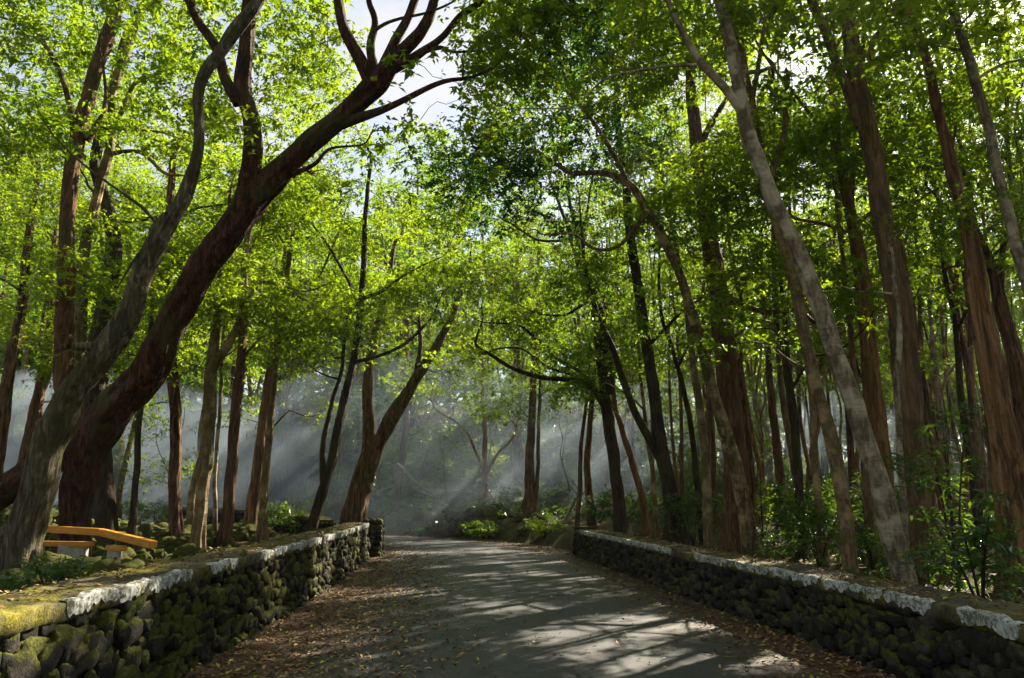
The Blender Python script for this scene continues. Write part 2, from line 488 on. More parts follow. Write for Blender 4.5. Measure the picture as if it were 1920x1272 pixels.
NS = len(RC); us = np.linspace(-1, 1, 25)
nor = np.c_[RT[:, 1], -RT[:, 0]]
half = 3.55
v = np.zeros((NS, 25, 3))
v[..., :2] = RC[:, None] + nor[:, None] * us[None, :, None] * half
v[..., 2] = .012 + .05 * (1 - us ** 2)[None]
acc = Acc()
i = np.arange(NS - 1)[:, None] * 25; j = np.arange(24)[None]
acc.add(v.reshape(-1, 3), np.stack([i + j, i + j + 1, i + 26 + j, i + 25 + j], -1).reshape(-1, 4))
me = acc.mesh("road", M_ROAD)
at = me.attributes.new("edge", 'FLOAT', 'POINT')
ey = v[:, :, 1]
e = np.abs(us)[None] * np.ones((NS, 1))
e = np.where(us[None] < 0, e + .06, e + .0) 
at.data.foreach_set("value", e.astype(np.float32).ravel())
tag(link("road", me), None, None, kind="structure")
def road_z(s): return .012 + .05 * (1 - np.clip(s / half, -1, 1) ** 2)

# ---------------------------------------------------------------- stone walls
def ico(sub):
    import bmesh
    bm = bmesh.new(); bmesh.ops.create_icosphere(bm, subdivisions=sub, radius=1)
    v = np.array([x.co[:] for x in bm.verts]); f = np.array([[q.index for q in p.verts] for p in bm.faces]); bm.free()
    return v, f
ICO2, ICO3, ICO4 = ico(2), ico(3), ico(4)

class Wall:
    def __init__(s, pts, h, thick, out, z0=None):
        """pts: road-side top line; out=+1 wall body lies to the right of the path direction"""
        s.c = catmull(np.c_[np.array(pts, float), np.zeros(len(pts))], 400)[:, :2]
        d = np.diff(s.c, axis=0); s.L = np.r_[0, np.cumsum(np.hypot(d[:, 0], d[:, 1]))]
        t = np.gradient(s.c, axis=0); t /= np.linalg.norm(t, axis=1)[:, None]
        s.t = t; s.n = np.c_[t[:, 1], -t[:, 0]] * out      # points into the wall body
        s.h, s.th, s.out = h, thick, out
        s.hf = (lambda l: np.full(np.shape(l), h)) if z0 is None else z0
    def at(s, l, u, z):
        l = np.asarray(l, float)
        x = np.interp(l, s.L, s.c[:, 0]) + np.interp(l, s.L, s.n[:, 0]) * u
        y = np.interp(l, s.L, s.c[:, 1]) + np.interp(l, s.L, s.n[:, 1]) * u
        return np.stack([x, y, z + 0 * l], -1)
    def frame(s, l):
        return (np.array([np.interp(l, s.L, s.t[:, 0]), np.interp(l, s.L, s.t[:, 1]), 0]),
                np.array([np.interp(l, s.L, s.n[:, 0]), np.interp(l, s.L, s.n[:, 1]), 0]))
    def wob(s, l, u):
        p = np.stack([l * 3.1, u * 5 + 0 * l, 0 * l], -1)
        return vnoise(p, 2) * .014 + vnoise(p * 3.1, 4) * .009 + vnoise(p * 7.3, 6) * .008
    def build(s, name, label, mat, rng, sz=.17, paint=(), l0=0, l1=None):
        l1 = l1 or s.L[-1]
        mid = s.at((l0 + l1) / 2, s.th / 2, 0.0)
        e = empty(name, tuple(mid), label, "wall"); e["kind"] = "thing"
        a = Acc()
        def stone(c, ax, ay, az, tx, ny):
            v, f = ICO3 if c[1] < 9 else ICO2
            sh = 1 + .24 * vnoise(v * 1.5 + rng.random(3) * 30, 1)[:, None] + .09 * vnoise(v * 4.5 + rng.random(3) * 30, 3)[:, None] + rng.normal(0, .02, (len(v), 1))
            M = np.array(Matrix.Rotation(rng.normal(0, .35), 3, 'Y'))
            q = (np.sign(v) * np.abs(v) ** .7 * sh) * np.array((ax, ay, az)) @ M.T
            a.add(q[:, :1] * tx + q[:, 1:2] * ny + q[:, 2:] * np.array((0, 0, 1.0)) + c, None, f)
        for face in (0, 1):
            z = .0
            while z < s.h * 1.05 - .05:
                rh = sz * rng.uniform(.55, .9)
                l = l0 + rng.uniform(0, .15)
                while l < l1:
                    big = rng.random() < .12
                    rl = sz * (rng.uniform(1.5, 2.3) if big else rng.uniform(.5, 1.5))
                    if face == 1: rl *= 1.5
                    tx, nn = s.frame(l + rl / 2)
                    top = float(s.hf(l)) - .06
                    hz = rh * (rng.uniform(1.1, 1.7) if big else rng.uniform(.7, 1.25))
                    zz = z + rh / 2 + rng.normal(0, .03)
                    if zz + hz * .3 < top + .02:
                        bat = .10 * (1 - z / s.h)
                        u = -bat + .05 if face == 0 else s.th + bat - .05
                        c = s.at(l + rl / 2, u + rng.normal(0, .022), zz)
                        stone(c, rl * .55, rng.uniform(.035, .075), hz * .55, tx, nn)
                    l += rl * .97
                z += rh * .9
        for le in (l0, l1):
            for z in np.arange(.05, float(s.hf(le)) - .05, sz * .85):
                for u in np.arange(.02, s.th, sz):
                    tx, nn = s.frame(le)
                    c = s.at(le, u + rng.normal(0, .02), z + .06)
                    stone(c, .08, sz * .62, sz * .52, tx, nn)
        st = link("stonework", a.mesh("stonework", mat, origin=mid), e)
        # mortar core
        a = Acc(); n = max(2, int((l1 - l0) / .4)); l = np.linspace(l0 + .03, l1 - .03, n)
        hh = s.hf(l) - .07
        ring = np.stack([s.at(l, .0, -.05), s.at(l, .05, hh), s.at(l, s.th - .05, hh), s.at(l, s.th, -.05)], 1)
        i = np.arange(n - 1)[:, None] * 4; j = np.arange(4)[None]; k = (j + 1) % 4
        q = np.stack([i + j, i + 4 + j, i + 4 + k, i + k], -1).reshape(-1, 4)
        q = np.vstack([q, [[0, 1, 2, 3]], [[(n - 1) * 4 + 3, (n - 1) * 4 + 2, (n - 1) * 4 + 1, (n - 1) * 4]]])
        a.add(ring.reshape(-1, 3), q)
        link("mortar_core", a.mesh("mortar_core", M_CORE, False, mid), e)
        # coping
        prof = [(.01, -.14), (-.03, -.12), (-.045, -.07), (-.046, -.008), (-.036, .003), (.04, .008)] + \
               [(u, .012) for u in np.arange(.08, s.th - .02, .035)] + [(s.th, .005), (s.th + .04, -.02), (s.th + .05, -.08), (s.th + .02, -.14)]
        prof = np.array(prof)
        def surf(l, pr, lift=0.0):
            out = []
            for (u, z) in pr:
                wz = s.wob(l, u) * (1.0 if z > -.05 else .6)
                wu = s.wob(l + 9, z) * .9
                du = lift if u < 0 else 0
                out.append(s.at(l, u + wu - du, s.hf(l) + z + wz + (lift if z > -.06 else 0)))
            return np.stack(out, 1)
        n = int((l1 - l0 + .08) / .028); l = np.linspace(l0 - .04, l1 + .04, n)
        g = surf(l, prof); m = len(prof)
        a = Acc()
        i = np.arange(n - 1)[:, None] * m; j = np.arange(m - 1)[None]
        q = np.stack([i + j, i + j + 1, i + m + j + 1, i + m + j], -1).reshape(-1, 4)
        a.add(g.reshape(-1, 3), q)
        for r in (0, n - 1):
            cpt = g[r].mean(0); vv = np.vstack([g[r], cpt]); jj = np.arange(m)
            a.add(vv, None, np.stack([jj, (jj + 1) % m, np.full(m, m)], -1))
        cp = link("coping", a.mesh("coping", M_TOP, origin=mid), e)
        for (pa, pb, hh, rag, wtop) in paint:
            n = max(6, int((pb - pa) / .025)); l = np.linspace(pa, pb, n)
            rr = rag * (.5 * SIN(l * 9 + pa) + .4 * SIN(l * 23 + 2 * pa) + .35 * SIN(l * 51) + rng.normal(0, .25, n))
            endt = np.minimum(1, np.minimum(l - pa, pb - l) / .06 + .25)
            bot = -(hh * (1 + rr)) * endt
            tp = wtop * (1 + .7 * rag * (SIN(l * 7 + 1) + SIN(l * 17)) + rag * rng.normal(0, .25, n)) * endt
            cols = []
            base = [(-.045, None), (-.046, -.008), (-.036, .003), (.04, .008)]
            for k, (u, z) in enumerate(base):
                wu = s.wob(l + 9, -.02 if z is None else z) * .9
                zz = bot if z is None else z
                uu = u
                if k == 3: uu = np.maximum(tp, -.01)
                wz = s.wob(l, .0 if k != 3 else .04)
                cols.append(s.at(l, uu + wu - (.006 if k < 3 else 0), s.hf(l) + zz + wz + (.006 if k > 0 else 0)))
            last = s.at(l, uu + wu + .004, s.hf(l) - .03 + s.wob(l, .04)); first = s.at(l, -.0, s.hf(l) + bot + .01)
            g = np.stack([first] + cols + [last], 1); m = 6
            a = Acc(); i = np.arange(n - 1)[:, None] * m; j = np.arange(m - 1)[None]
            a.add(g.reshape(-1, 3), np.stack([i + j, i + j + 1, i + m + j + 1, i + m + j], -1).reshape(-1, 4))
            link("painted_edge", a.mesh("painted_edge", M_PAINT, False, mid), cp)
        return e
def len_at(wl, px, py_top_drop=None):
    """length along the wall whose top edge is seen at picture column px"""
    p = wl.at(wl.L, 0, wl.h * np.ones_like(wl.L))
    x, _, _ = PX(p)
    ok = p[:, 1] > 2.5
    return float(wl.L[ok][np.argmin(np.abs(x[ok] - px))])
rw = np.random.default_rng(3)
WL = Wall([(-2.9, 1.2), (-2.98, 4.7), (-3.12, 8), (-3.3, 12), (-3.65, 17), (-4.05, 21.0)], .94, .62, -1)
lp = lambda px: len_at(WL, px)
pl = [(lp(112), lp(352), .085, .4, .02), (lp(388), lp(440), .075, .4, .015)]
x = 480
for k in range(9):
    x2 = x + 26 + 3 * (k % 3); pl.append((lp(x), lp(min(x2, 702)), .08, .22, .015)); x = x2 + (1 if k % 3 else 4)
    if x > 690: break
WL.build("stone_wall", "mossy dry stone wall with a ragged white edge, left of the road", M_STONE_L, rw, .165, pl)
WR = Wall([(3.62, 1.5), (3.62, 5), (3.58, 6.8), (3.3, 9.5), (2.88, 12.5), (2.4, 17), (1.85, 21.3)], .74, .6, 1)
rp = lambda px: len_at(WR, px)
pr = [(rp(1920), rp(1808), .10, .3, .03), (rp(1752), rp(1668), .09, .25, .02), (rp(1662), rp(1552), .065, .5, .01), (rp(1540), rp(1450), .07, .45, .02),
      (rp(1448), rp(1386), .085, .12, .015), (rp(1380), rp(1308), .085, .05, .015), (rp(1264), rp(1090), .08, .06, .015)]
pr = [(min(a, b), max(a, b), c, d, e_) for a, b, c, d, e_ in pr]
WR.build("stone_wall", "low dark stone wall with straight white painted edging, right of the road", M_STONE, rw, .15, pr)
W3 = Wall([(-5.7, 23.6), (-6.6, 25.6), (-8.2, 27.4), (-10.9, 29.3), (-14, 30.6)], 1.0, .5, -1, z0=lambda l: .95 + .035 * np.asarray(l, float))
W3.build("stone_wall", "far dark stone wall along the bend behind the leaning double trunk", M_STONE, rw, .2)
# end pier of the left wall
PX_ = Wall([(-3.72, 20.75), (-3.8, 21.7)], 1.0, .5, -1)
PX_.build("wall_pier", "squat mossy stone pier closing the far end of the left wall", M_STONE_L, rw, .17)
bpy.context.view_layer.objects

# ---------------------------------------------------------------- trees
def skeleton(stems, targets, rng, wood, tipr=.006, up=.5):
    """grow curved limbs from the stems to every foliage pad, nearest first"""
    nodes = []; nr = []
    for p, r in stems:
        nodes.append(p); nr.append(r)
    nodes = np.vstack(nodes); nr = np.concatenate(nr)
    base_z = nodes[:, 2].min()
    d0 = np.linalg.norm(targets[:, None] - nodes[None, ::3], axis=2).min(1) if len(nodes) * len(targets) < 4e7 else rng.random(len(targets))
    order = np.argsort(d0 + rng.random(len(d0)) * .6)
    NODE = np.zeros((len(nodes) + len(targets) * 5, 3)); NRAD = np.zeros(len(NODE)); n = len(nodes)
    NODE[:n] = nodes; NRAD[:n] = nr
    # the low bare part of a stem carries no limbs
    hi = nodes[:, 2].max(); lo = targets[:, 2].min() - 3.2
    bad = np.zeros(len(NODE), bool); bad[:n] = nodes[:, 2] < min(lo, hi - 1)
    for k in order:
        t = targets[k]
        dd = NODE[:n] - t
        dist = np.sqrt((dd ** 2).sum(1))
        cost = dist + up * np.clip(dd[:, 2] + .35 * dist, 0, None) * 1.4 + bad[:n] * 50
        j = int(np.argmin(cost)); a = NODE[j]; L = dist[j]
        if L < .05: continue
        r0 = min(NRAD[j] * .62, .012 + .016 * L)
        m = 4 if L > .6 else 2
        q = np.linspace(0, 1, m + 1)[:, None]
        bend = np.array((0, 0, 1.0)) * L * .16
        pts = a + (t - a) * q + bend * (q * (1 - q) * 4) * rng.uniform(-.3, 1.1)
        pts[1:-1] += rng.normal(0, .055 * L, (m - 1, 3))
        if m == 4: pts = catmull(pts, 7)
        rad = np.linspace(r0, max(tipr, r0 * .3), len(pts))
        tube(wood, pts, rad, 5 if r0 > .03 else 4, cap=False)
        idx = np.linspace(1, len(pts) - 1, min(5, len(pts) - 1)).astype(int)
        for ii in idx:
            NODE[n] = pts[ii]; NRAD[n] = rad[ii]; n += 1

def lobes(cs, rr, per, rng, flat=.55):
    cs = np.asarray(cs, float)
    out = []
    for c, r in zip(cs, rr):
        m = max(3, int(per * (r ** 2) / 2.2))
        u = rng.normal(0, 1, (m, 3)); u /= np.linalg.norm(u, axis=1)[:, None]
        q = u * (rng.random(m) ** .45)[:, None] * r
        q[:, 2] *= flat
        out.append(c + q)
    return np.vstack(out)

# opening over the road through which the sky shows
# breaks cut into the canopy so that sun comes down to these spots (x, y, z, radius)
HOLES = [(11, 28, 3, 1.2), (16, 31, 3, 1.3), (8, 22, 2, .8), (13, 34, 3, 1.2), (19, 27, 3, 1.2), (3, 37, 2, .9), (-4, 38, 2, .9), (0, 40, 2.5, 1), (-9, 36, 2, .8), (6.5, 39, 2, 1),
         (5.0, 7.6, .7, .6), (5.6, 9, 1.6, .6), (-6.6, 11.1, 1.1, .35), (-5.8, 10.3, 1, .4), (7, 13, 1, .6), (9, 17, 1.5, .8), (12, 20, 2, .9), (6.5, 19, 1, .6), (14, 24, 2, 1.0), (8.5, 25, 1, .8), (10, 13.5, 1, .7),
         (-15, 30, 1, 1.2), (-18.5, 30.5, 1, 1.1), (-21, 28, 1, 1.2), (-7.8, 33, 1, .5), (-3.4, 31, 1, .35), (-.9, 35.5, 1, .45), (3.3, 34, 1, .5), (5.8, 30, 1, .5), (1.3, 33, 1, .35),
         (1.0, 9.0, 0, .75), (1.7, 9.3, 0, .6), (.4, 8.6, 0, .45), (1.2, 7.3, 0, .5), (.3, 7.7, 0, .4), (2.6, 7.6, 0, .4), (-.2, 11.0, 0, .4), (-.7, 11.1, 0, .25),
         (-1.6, 12.6, 0, .4), (-2.4, 12.9, 0, .45), (-3.1, 12.9, 0, .35), (-2.8, 11.2, 0, .25), (-1.2, 15.6, 0, .35), (-.4, 15.7, 0, .35), (.4, 15.9, 0, .3), (1.3, 14.8, 0, .35), (-1.8, 17.2, 0, .4),
         (-.8, 18.4, 0, .45), (.3, 18.7, 0, .45), (1.2, 19.0, 0, .4), (-2.8, 21.6, 0, .5), (-1.8, 21.9, 0, .4), (-.6, 22.3, 0, .4), (.6, 22.6, 0, .4), (-3.6, 27, 0, .7), (-1.5, 28, 0, .6),
         (2.9, 9.3, 0, .35), (2.4, 11.8, 0, .3), (-2.2, 9.0, 0, .3), (-1.6, 8.2, 0, .25),
         (-3.2, 12.6, .5, .5), (-3.3, 13.8, .5, .45), (-3.5, 15.6, .5, .45), (-3.7, 17.5, .5, .5), (-3.9, 20.3, .6, .6), (-3.3, 6.2, .94, .4), (-3.0, 3.6, .7, .5), (-3.1, 4.9, .9, .3), (-3.4, 9.5, .94, .35),
         (-9, 30, 1, .8), (-6.5, 31, 1, .6), (-4.5, 32.5, 1, .7), (-2, 33, 1, .5), (0, 34, 1, .8), (2.5, 32, 1, .6), (4.5, 31, 1, .7), (7.5, 32, 1, .7), (-12, 28, 1, .9), (-15, 27, 1, 1.1), (-18, 28, 1, 1.1), (-13, 31, 1, 1.0), (-20, 30, 1, 1.2), (-17, 31, 1, .9), (-22, 32, 1, 1.0), (-10.5, 32, 1, .7), (-10.3, 16.5, 1, .6), (-10.5, 20, 1.2, .9), (-12.6, 20.5, 1.2, .8), (-9, 19, 1.1, .6), (-7.6, 14.5, .8, .4), (6, 34, 1, .6), (9.5, 33, 1, .7), (-5.5, 27.5, 1, .5),
         (-9.5, 17, 1, .7), (-11.5, 18.5, 1, .8), (-8.2, 16, 1, .5), (4.4, 7.6, .6, .5), (5.2, 9.5, .6, .4), (5.5, 14, .6, .5), (4.2, 17, .6, .5), (-.6, 31.5, .6, .7), (1.2, 28.5, .4, .6)]
_hr = np.random.default_rng(8)
HOLES += [(float(_hr.uniform(-3, 3.2)), float(_hr.uniform(6.5, 26)), 0, float(_hr.uniform(.1, .28))) for _ in range(26)]
def in_hole(c, margin=.1):
    d = np.array(sdir[:]); bad = np.zeros(len(c), bool)
    for (hx, hy, hz, hr) in HOLES:
        w = c - np.array((hx, hy, hz)); t = w @ d
        q = w - t[:, None] * d
        bad |= (t > 0) & ((q ** 2).sum(1) < (hr * (.9 if hy > 24 else .95) + margin) ** 2)
    return bad
GAPS = [((742, 85), 58, 95), ((812, 190), 34, 26), ((700, 12), 36, 40), ((820, 110), 30, 25)]
def cull(c, pad=0.0):
    x, y, zc = PX(c)
    keep = np.ones(len(c), bool)
    for (gx, gy), a, b in GAPS:
        ra = a + FPX * pad / zc; rb = b + FPX * pad / zc
        keep &= ~((((x - gx) / ra) ** 2 + ((y - gy) / rb) ** 2 < 1) & (c[:, 1] > 2) & (vnoise(c * 3.1, 9) > -.22))
    keep &= np.linalg.norm(c - np.array((0, 0, 1.6)), axis=1) > 4.5
    # keep the air over the carriageway free low down
    s = road_s(c[:, 0], c[:, 1])
    keep &= ~((np.abs(s) < 3.6) & (c[:, 2] < 4.2))
    keep &= c[:, 2] > ground_z(c[:, 0], c[:, 1]) + .3
    keep &= ~in_hole(c)
    return c[keep]

HSEED = [0]
PADS = 18
def hero(name, label, mat, Y, stems, Ytop=None, wscale=1.0, crown=None, ext=3.0, lmat=None, group=None, cat="tree",
         nl=10, lr=(.8, 1.5), spread=2.2, zmin=None, flare=.5, rough=.07, lo=.5, leafL=.112, whorls=13, clear=None):
    HSEED[0] += 1
    rng = np.random.default_rng(100 + HSEED[0])
    Ytop = Y if Ytop is None else Ytop
    S3 = []
    ys0 = stems[0][0][1]; ye = min(min(q[1] for q in st) for st in stems)
    def Yat(py): return Y + (Ytop - Y) * np.clip((ys0 - py) / max(1, ys0 - ye), 0, 1)
    wood = Acc(); roots = None
    for k, st in enumerate(stems):
        pp = []
        for (px, py, wpx) in st:
            yy = Yat(py); p = P(px, py, yy)
            zc = PX(p)[2][0]
            pp.append((*p, wpx * zc / FPX / 2 * .77 * wscale))
        pp = np.array(pp)
        if k == 0:
            g = gz(pp[0, 0], pp[0, 1])
            if pp[0, 2] > g + .02:
                pp = np.vstack([[pp[0, 0] + (pp[0, 0] - pp[1, 0]) * .0, pp[0, 1], g - .12, pp[0, 3] * 1.12], pp])
            else:
                pp[0, 2] = g - .12
            roots = np.array((pp[0, 0], pp[0, 1], g))
        if stems[k][-1][1] < 30 or ext > 0:
            d = pp[-1, :3] - pp[-2, :3]; d /= np.linalg.norm(d) + 1e-9
            e = ext if st[-1][1] < 60 else ext * .35
            if e > 0:
                d2 = d * .75 + np.array((0, 0, .5)); d2 /= np.linalg.norm(d2)
                r = pp[-1, 3]
                pp = np.vstack([pp, [*(pp[-1, :3] + d * e * .5 + rng.normal(0, .12, 3)), r * .7], [*(pp[-1, :3] + d * e * .5 + d2 * e * .6), r * .28]])
        L = np.linalg.norm(np.diff(pp[:, :3], axis=0), axis=1).sum()
        n = max(10, int(L / .08))
        c = catmull(pp, n)
        c[:, 3] = np.maximum(c[:, 3], .01)
        c[:, :3] += np.stack([vnoise(c[:, :3] * .9, HSEED[0] + 7 + k), vnoise(c[:, :3] * .9, HSEED[0] + 19 + k), 0 * c[:, 0]], 1) * .035
        rmax = pp[:, 3].max()
        tube(wood, c[:, :3], c[:, 3], 40 if rmax > .12 else (12 if rmax > .05 else 8), rough, HSEED[0] + k, True, flare if k == 0 else 0)
        if rmax > .05:   # knots and burrs
            for _ in range(int(L * .8)):
                j = rng.integers(2, n - 2); rr = c[j, 3]
                a = rng.normal(0, 1, 3); a /= np.linalg.norm(a)
                v, f = ICO2
                wood.add(v * rr * rng.uniform(.25, .5) * np.array((1, 1, 1.5)) + c[j, :3] + a * rr * .75, None, f)
        S3.append((c[:, :3], c[:, 3]))
    if crown is None:
        cs = []; rr = []
        for p, r in S3:
            hz = p[:, 2]; top = hz.max(); b0 = roots[2]
            if top - b0 < 1.5: continue
            m = max(2, int(nl / len(S3)))
            for q in range(m):
                fz = rng.uniform(lo, 1.05) * (top - b0) + b0
                j = int(np.argmin(np.abs(hz - fz)))
                off = rng.normal(0, 1, 3) * np.array((spread, spread, .5)) * .7
                cs.append(p[j] + off + np.array((0, 0, .5))); rr.append(rng.uniform(*lr))
        tg = lobes(cs, rr, PADS, rng, .5)
    else:
        cs = []; rr = []
        for (cx, cy, dY, rad) in crown:
            cs.append(P(cx, cy, dY)); rr.append(rad)
        tg = lobes(cs, rr, PADS, rng, .5)
    if zmin is not None: tg = tg[tg[:, 2] > zmin]
    if clear is not None:
        x, y, _ = PX(tg)
        tg = tg[~((x > clear[0]) & (x < clear[2]) & (y > clear[1]) & (y < clear[3]))]
    tg = cull(tg, .3)
    e = empty(name, tuple(roots), label, cat, group)
    if len(tg): skeleton(S3, tg, rng, wood)
    link("trunk", wood.mesh("trunk", BK[mat], origin=roots), e)
    if len(tg):
        lv = Acc(); leaves(lv, tg, rng.uniform(.38, .62, len(tg)), rng, whorls, 6, leafL, leafL * .48)
        link("crown", lv.mesh("crown", lmat or LF, False, roots), e)
    return e

# ---- left side of the road
hero("leaning_tree", "massive red-brown leaning tree with forked limbs arching over the road", 'giant', 13.6,
     [[(140, 1000, 72), (148, 900, 80), (165, 835, 96), (215, 765, 100), (275, 695, 88), (325, 600, 78), (380, 505, 74), (440, 420, 76), (500, 345, 70), (560, 285, 58), (625, 232, 54), (680, 180, 56), (712, 150, 60), (745, 105, 40), (790, 60, 30), (815, 0, 26)],
      [(160, 840, 80), (110, 850, 84), (40, 900, 80), (-30, 950, 78), (-90, 1010, 84)],
      [(455, 400, 66), (468, 340, 54), (478, 270, 48), (472, 215, 44), (456, 175, 44), (456, 120, 40), (463, 60, 38), (468, 0, 34), (480, -60, 30)],
      [(450, 195, 34), (425, 150, 30), (405, 90, 26), (372, 40, 24), (355, 0, 24), (330, -60, 18)],
      [(700, 165, 44), (675, 110, 34), (648, 60, 28), (632, 0, 26), (620, -60, 20)],
      [(705, 150, 34), (692, 90, 22), (700, 40, 18), (690, 0, 16), (695, -50, 12)],
      [(712, 150, 34), (735, 90, 26), (765, 40, 24), (780, 0, 22), (800, -60, 16)],
      [(735, 130, 30), (790, 98, 22), (830, 70, 18), (865, 30, 18), (905, 0, 16), (960, -50, 12)],
      [(790, 98, 14), (825, 90, 12), (848, 98, 8)],
      [(700, 62, 10), (722, 48, 10), (752, 36, 8)],
      [(640, 232, 34), (700, 215, 22), (740, 198, 18), (790, 172, 15), (835, 152, 12), (885, 142, 9), (930, 120, 6)],
      [(545, 330, 16), (590, 310, 11), (620, 280, 8), (680, 270, 5)]],
     Ytop=11.5, wscale=.9, ext=1.6, rough=.10, flare=.35,
     crown=[(300, -60, 12, 1.7), (430, -90, 11.5, 1.6), (560, -30, 12, 1.5), (520, 70, 13.5, 1.3), (590, 170, 14, 1.1), (620, -150, 11.5, 1.7), (900, -70, 11.5, 1.7), (1000, 40, 12, 1.5), (1010, 150, 12.5, 1.2),
            (930, 250, 13.5, 1.2), (760, -220, 11.5, 1.6), (950, 130, 12, .9), (200, -100, 11.5, 1.7), (650, 330, 14.5, .9), (560, 110, 15, 1.1), (1100, -60, 11.5, 1.8), (560, 60, 14, 1.3), (600, 130, 15, 1.0), (540, 200, 15.5, 1.2), (650, 265, 16, 1.0), (905, 205, 15, 1.0), (890, 70, 12, .7), (950, 20, 12, 1.2), (915, 50, 11, .9), (905, 140, 12, .8), (880, 215, 13, .7), (645, 60, 14, .9), (630, 140, 15, .9), (50, 0, 13, 1.4), (30, 90, 14, 1.2), (110, -60, 13, 1.4), (340, 30, 14, 1.1), (935, -20, 11, 1.0), (480, 0, 14, 1.2), (400, 60, 15, 1.2)])
hero("leaning_tree", "pale grey moss-streaked tree leaning in front of the red-brown giant on the left", 'mossy', 10.6,
     [[(25, 1120, 100), (48, 1010, 92), (72, 920, 86), (92, 830, 84), (135, 740, 74), (190, 670, 68), (238, 590, 62), (268, 510, 56), (305, 430, 50), (345, 365, 40), (368, 300, 29), (375, 230, 27), (374, 175, 27), (390, 130, 30), (425, 85, 34), (462, 35, 34), (492, -10, 28), (520, -60, 22)],
      [(60, 980, 40), (10, 1000, 44), (-50, 1060, 50)],
      [(235, 590, 30), (228, 640, 34), (205, 650, 30)],
      [(330, 392, 26), (290, 420, 16), (278, 452, 10)]], Ytop=9.6, wscale=.86, ext=2.2, rough=.12, flare=.3, nl=7, zmin=6.8, lr=(.8, 1.3), clear=(240, 0, 900, 900))
hero("forest_tree", "upright red-barked tree rising behind the fork of the pale leaning trunk", 'red', 14.5,
     [[(150, 980, 46), (128, 760, 44), (118, 640, 42), (122, 520, 36), (126, 400, 32), (140, 300, 34), (156, 220, 32), (182, 120, 30), (212, 30, 30), (228, -40, 26)],
      [(160, 262, 22), (180, 232, 14), (192, 205, 12), (196, 175, 8)],
      [(148, 290, 16), (110, 130, 12), (60, 60, 9), (20, 40, 6)]], ext=2.5, zmin=5.5, nl=14, spread=2.6, lo=.45, clear=(80, 250, 300, 900))
hero("forest_tree", "slim grey-green trunk close beside the red-barked tree on the left", 'olive', 15.5,
     [[(160, 980, 24), (146, 740, 26), (150, 600, 26), (156, 500, 26), (170, 420, 22), (188, 330, 22), (205, 270, 20), (212, 180, 20), (238, 90, 20), (262, 30, 16), (290, -20, 14)],
      [(205, 275, 12), (250, 160, 10), (300, 130, 8), (330, 60, 7)],
      [(200, 290, 12), (260, 285, 9), (310, 325, 9), (345, 330, 6)]], ext=2, zmin=5.5, nl=14, spread=2.4, lo=.4)
hero("forest_tree", "dark crooked trunk half hidden behind the pale leaning tree", 'dark', 17,
     [[(200, 980, 44), (178, 700, 44), (200, 560, 42), (215, 470, 36), (205, 400, 30), (180, 300, 24), (200, 200, 20), (240, 60, 16)]], ext=2, nl=12, spread=2.5, lo=.45)
hero("forest_tree", "straight reddish trunk standing right of the yellow timber bench", 'red', 18.8,
     [[(333, 1018, 30), (328, 940, 27), (330, 850, 26), (322, 700, 25), (312, 560, 22), (315, 420, 18), (325, 300, 14)]], nl=12, spread=2.3, lo=.5)
hero("forest_tree", "forked olive trunk rising from behind the left wall beside the reddish one", 'olive', 16,
     [[(370, 1035, 32), (378, 960, 29), (385, 880, 28), (392, 780, 27), (396, 700, 28), (402, 640, 22), (408, 560, 17), (412, 500, 13), (430, 400, 9)],
      [(398, 690, 24), (430, 640, 19), (455, 580, 16), (462, 500, 13), (470, 420, 9)],
      [(455, 575, 10), (490, 530, 8), (540, 540, 6)]], nl=16, spread=2.2, lo=.5)
hero("forest_tree", "reddish trunk third from the bench, with a paler strip down its right side", 'red', 18.4,
     [[(422, 1022, 28), (430, 940, 26), (440, 800, 24), (450, 680, 21), (458, 560, 18), (468, 420, 14)]], nl=12, spread=2.2, lo=.5)
hero("forest_tree", "thin pale stem between the olive fork and the reddish trunks", 'pale', 20,
     [[(404, 1005, 11), (402, 900, 10), (412, 780, 9), (418, 650, 8), (430, 500, 6)]], nl=7, spread=1.6, lo=.5)
hero("forest_tree", "orange-brown leaning trunk near the start of the far dark wall", 'tan', 21.5,
     [[(468, 990, 30), (482, 880, 28), (495, 790, 24), (510, 680, 20), (522, 590, 17), (535, 470, 12)]], nl=12, spread=2.3, lo=.5)
hero("forest_tree", "slim mossy trunk with a flared lit foot behind the left wall", 'olive', 19.6,
     [[(492, 1008, 26), (494, 960, 17), (500, 850, 16), (516, 700, 15), (530, 600, 13), (540, 500, 11), (560, 380, 8)],
      [(528, 610, 9), (560, 560, 8), (600, 520, 6), (640, 420, 5)]], nl=12, spread=2.2, lo=.5)
hero("forest_tree", "dark forked tree bent to the right just behind the left wall", 'dark', 19,
     [[(582, 1000, 26), (600, 940, 24), (622, 870, 22), (640, 770, 19), (660, 680, 17), (676, 590, 15), (682, 500, 13), (684, 420, 11), (695, 300, 8)],
      [(664, 680, 10), (720, 665, 8), (760, 645, 8), (795, 610, 7), (812, 590, 5)],
      [(680, 560, 9), (720, 545, 8), (752, 520, 6), (790, 500, 4)],
      [(605, 925, 15), (606, 850, 14), (622, 760, 11), (640, 690, 9), (650, 600, 6)],
      [(676, 580, 9), (640, 500, 7), (600, 440, 6), (570, 400, 4)]], nl=22, spread=2.3, lo=.5, lr=(.8, 1.5))
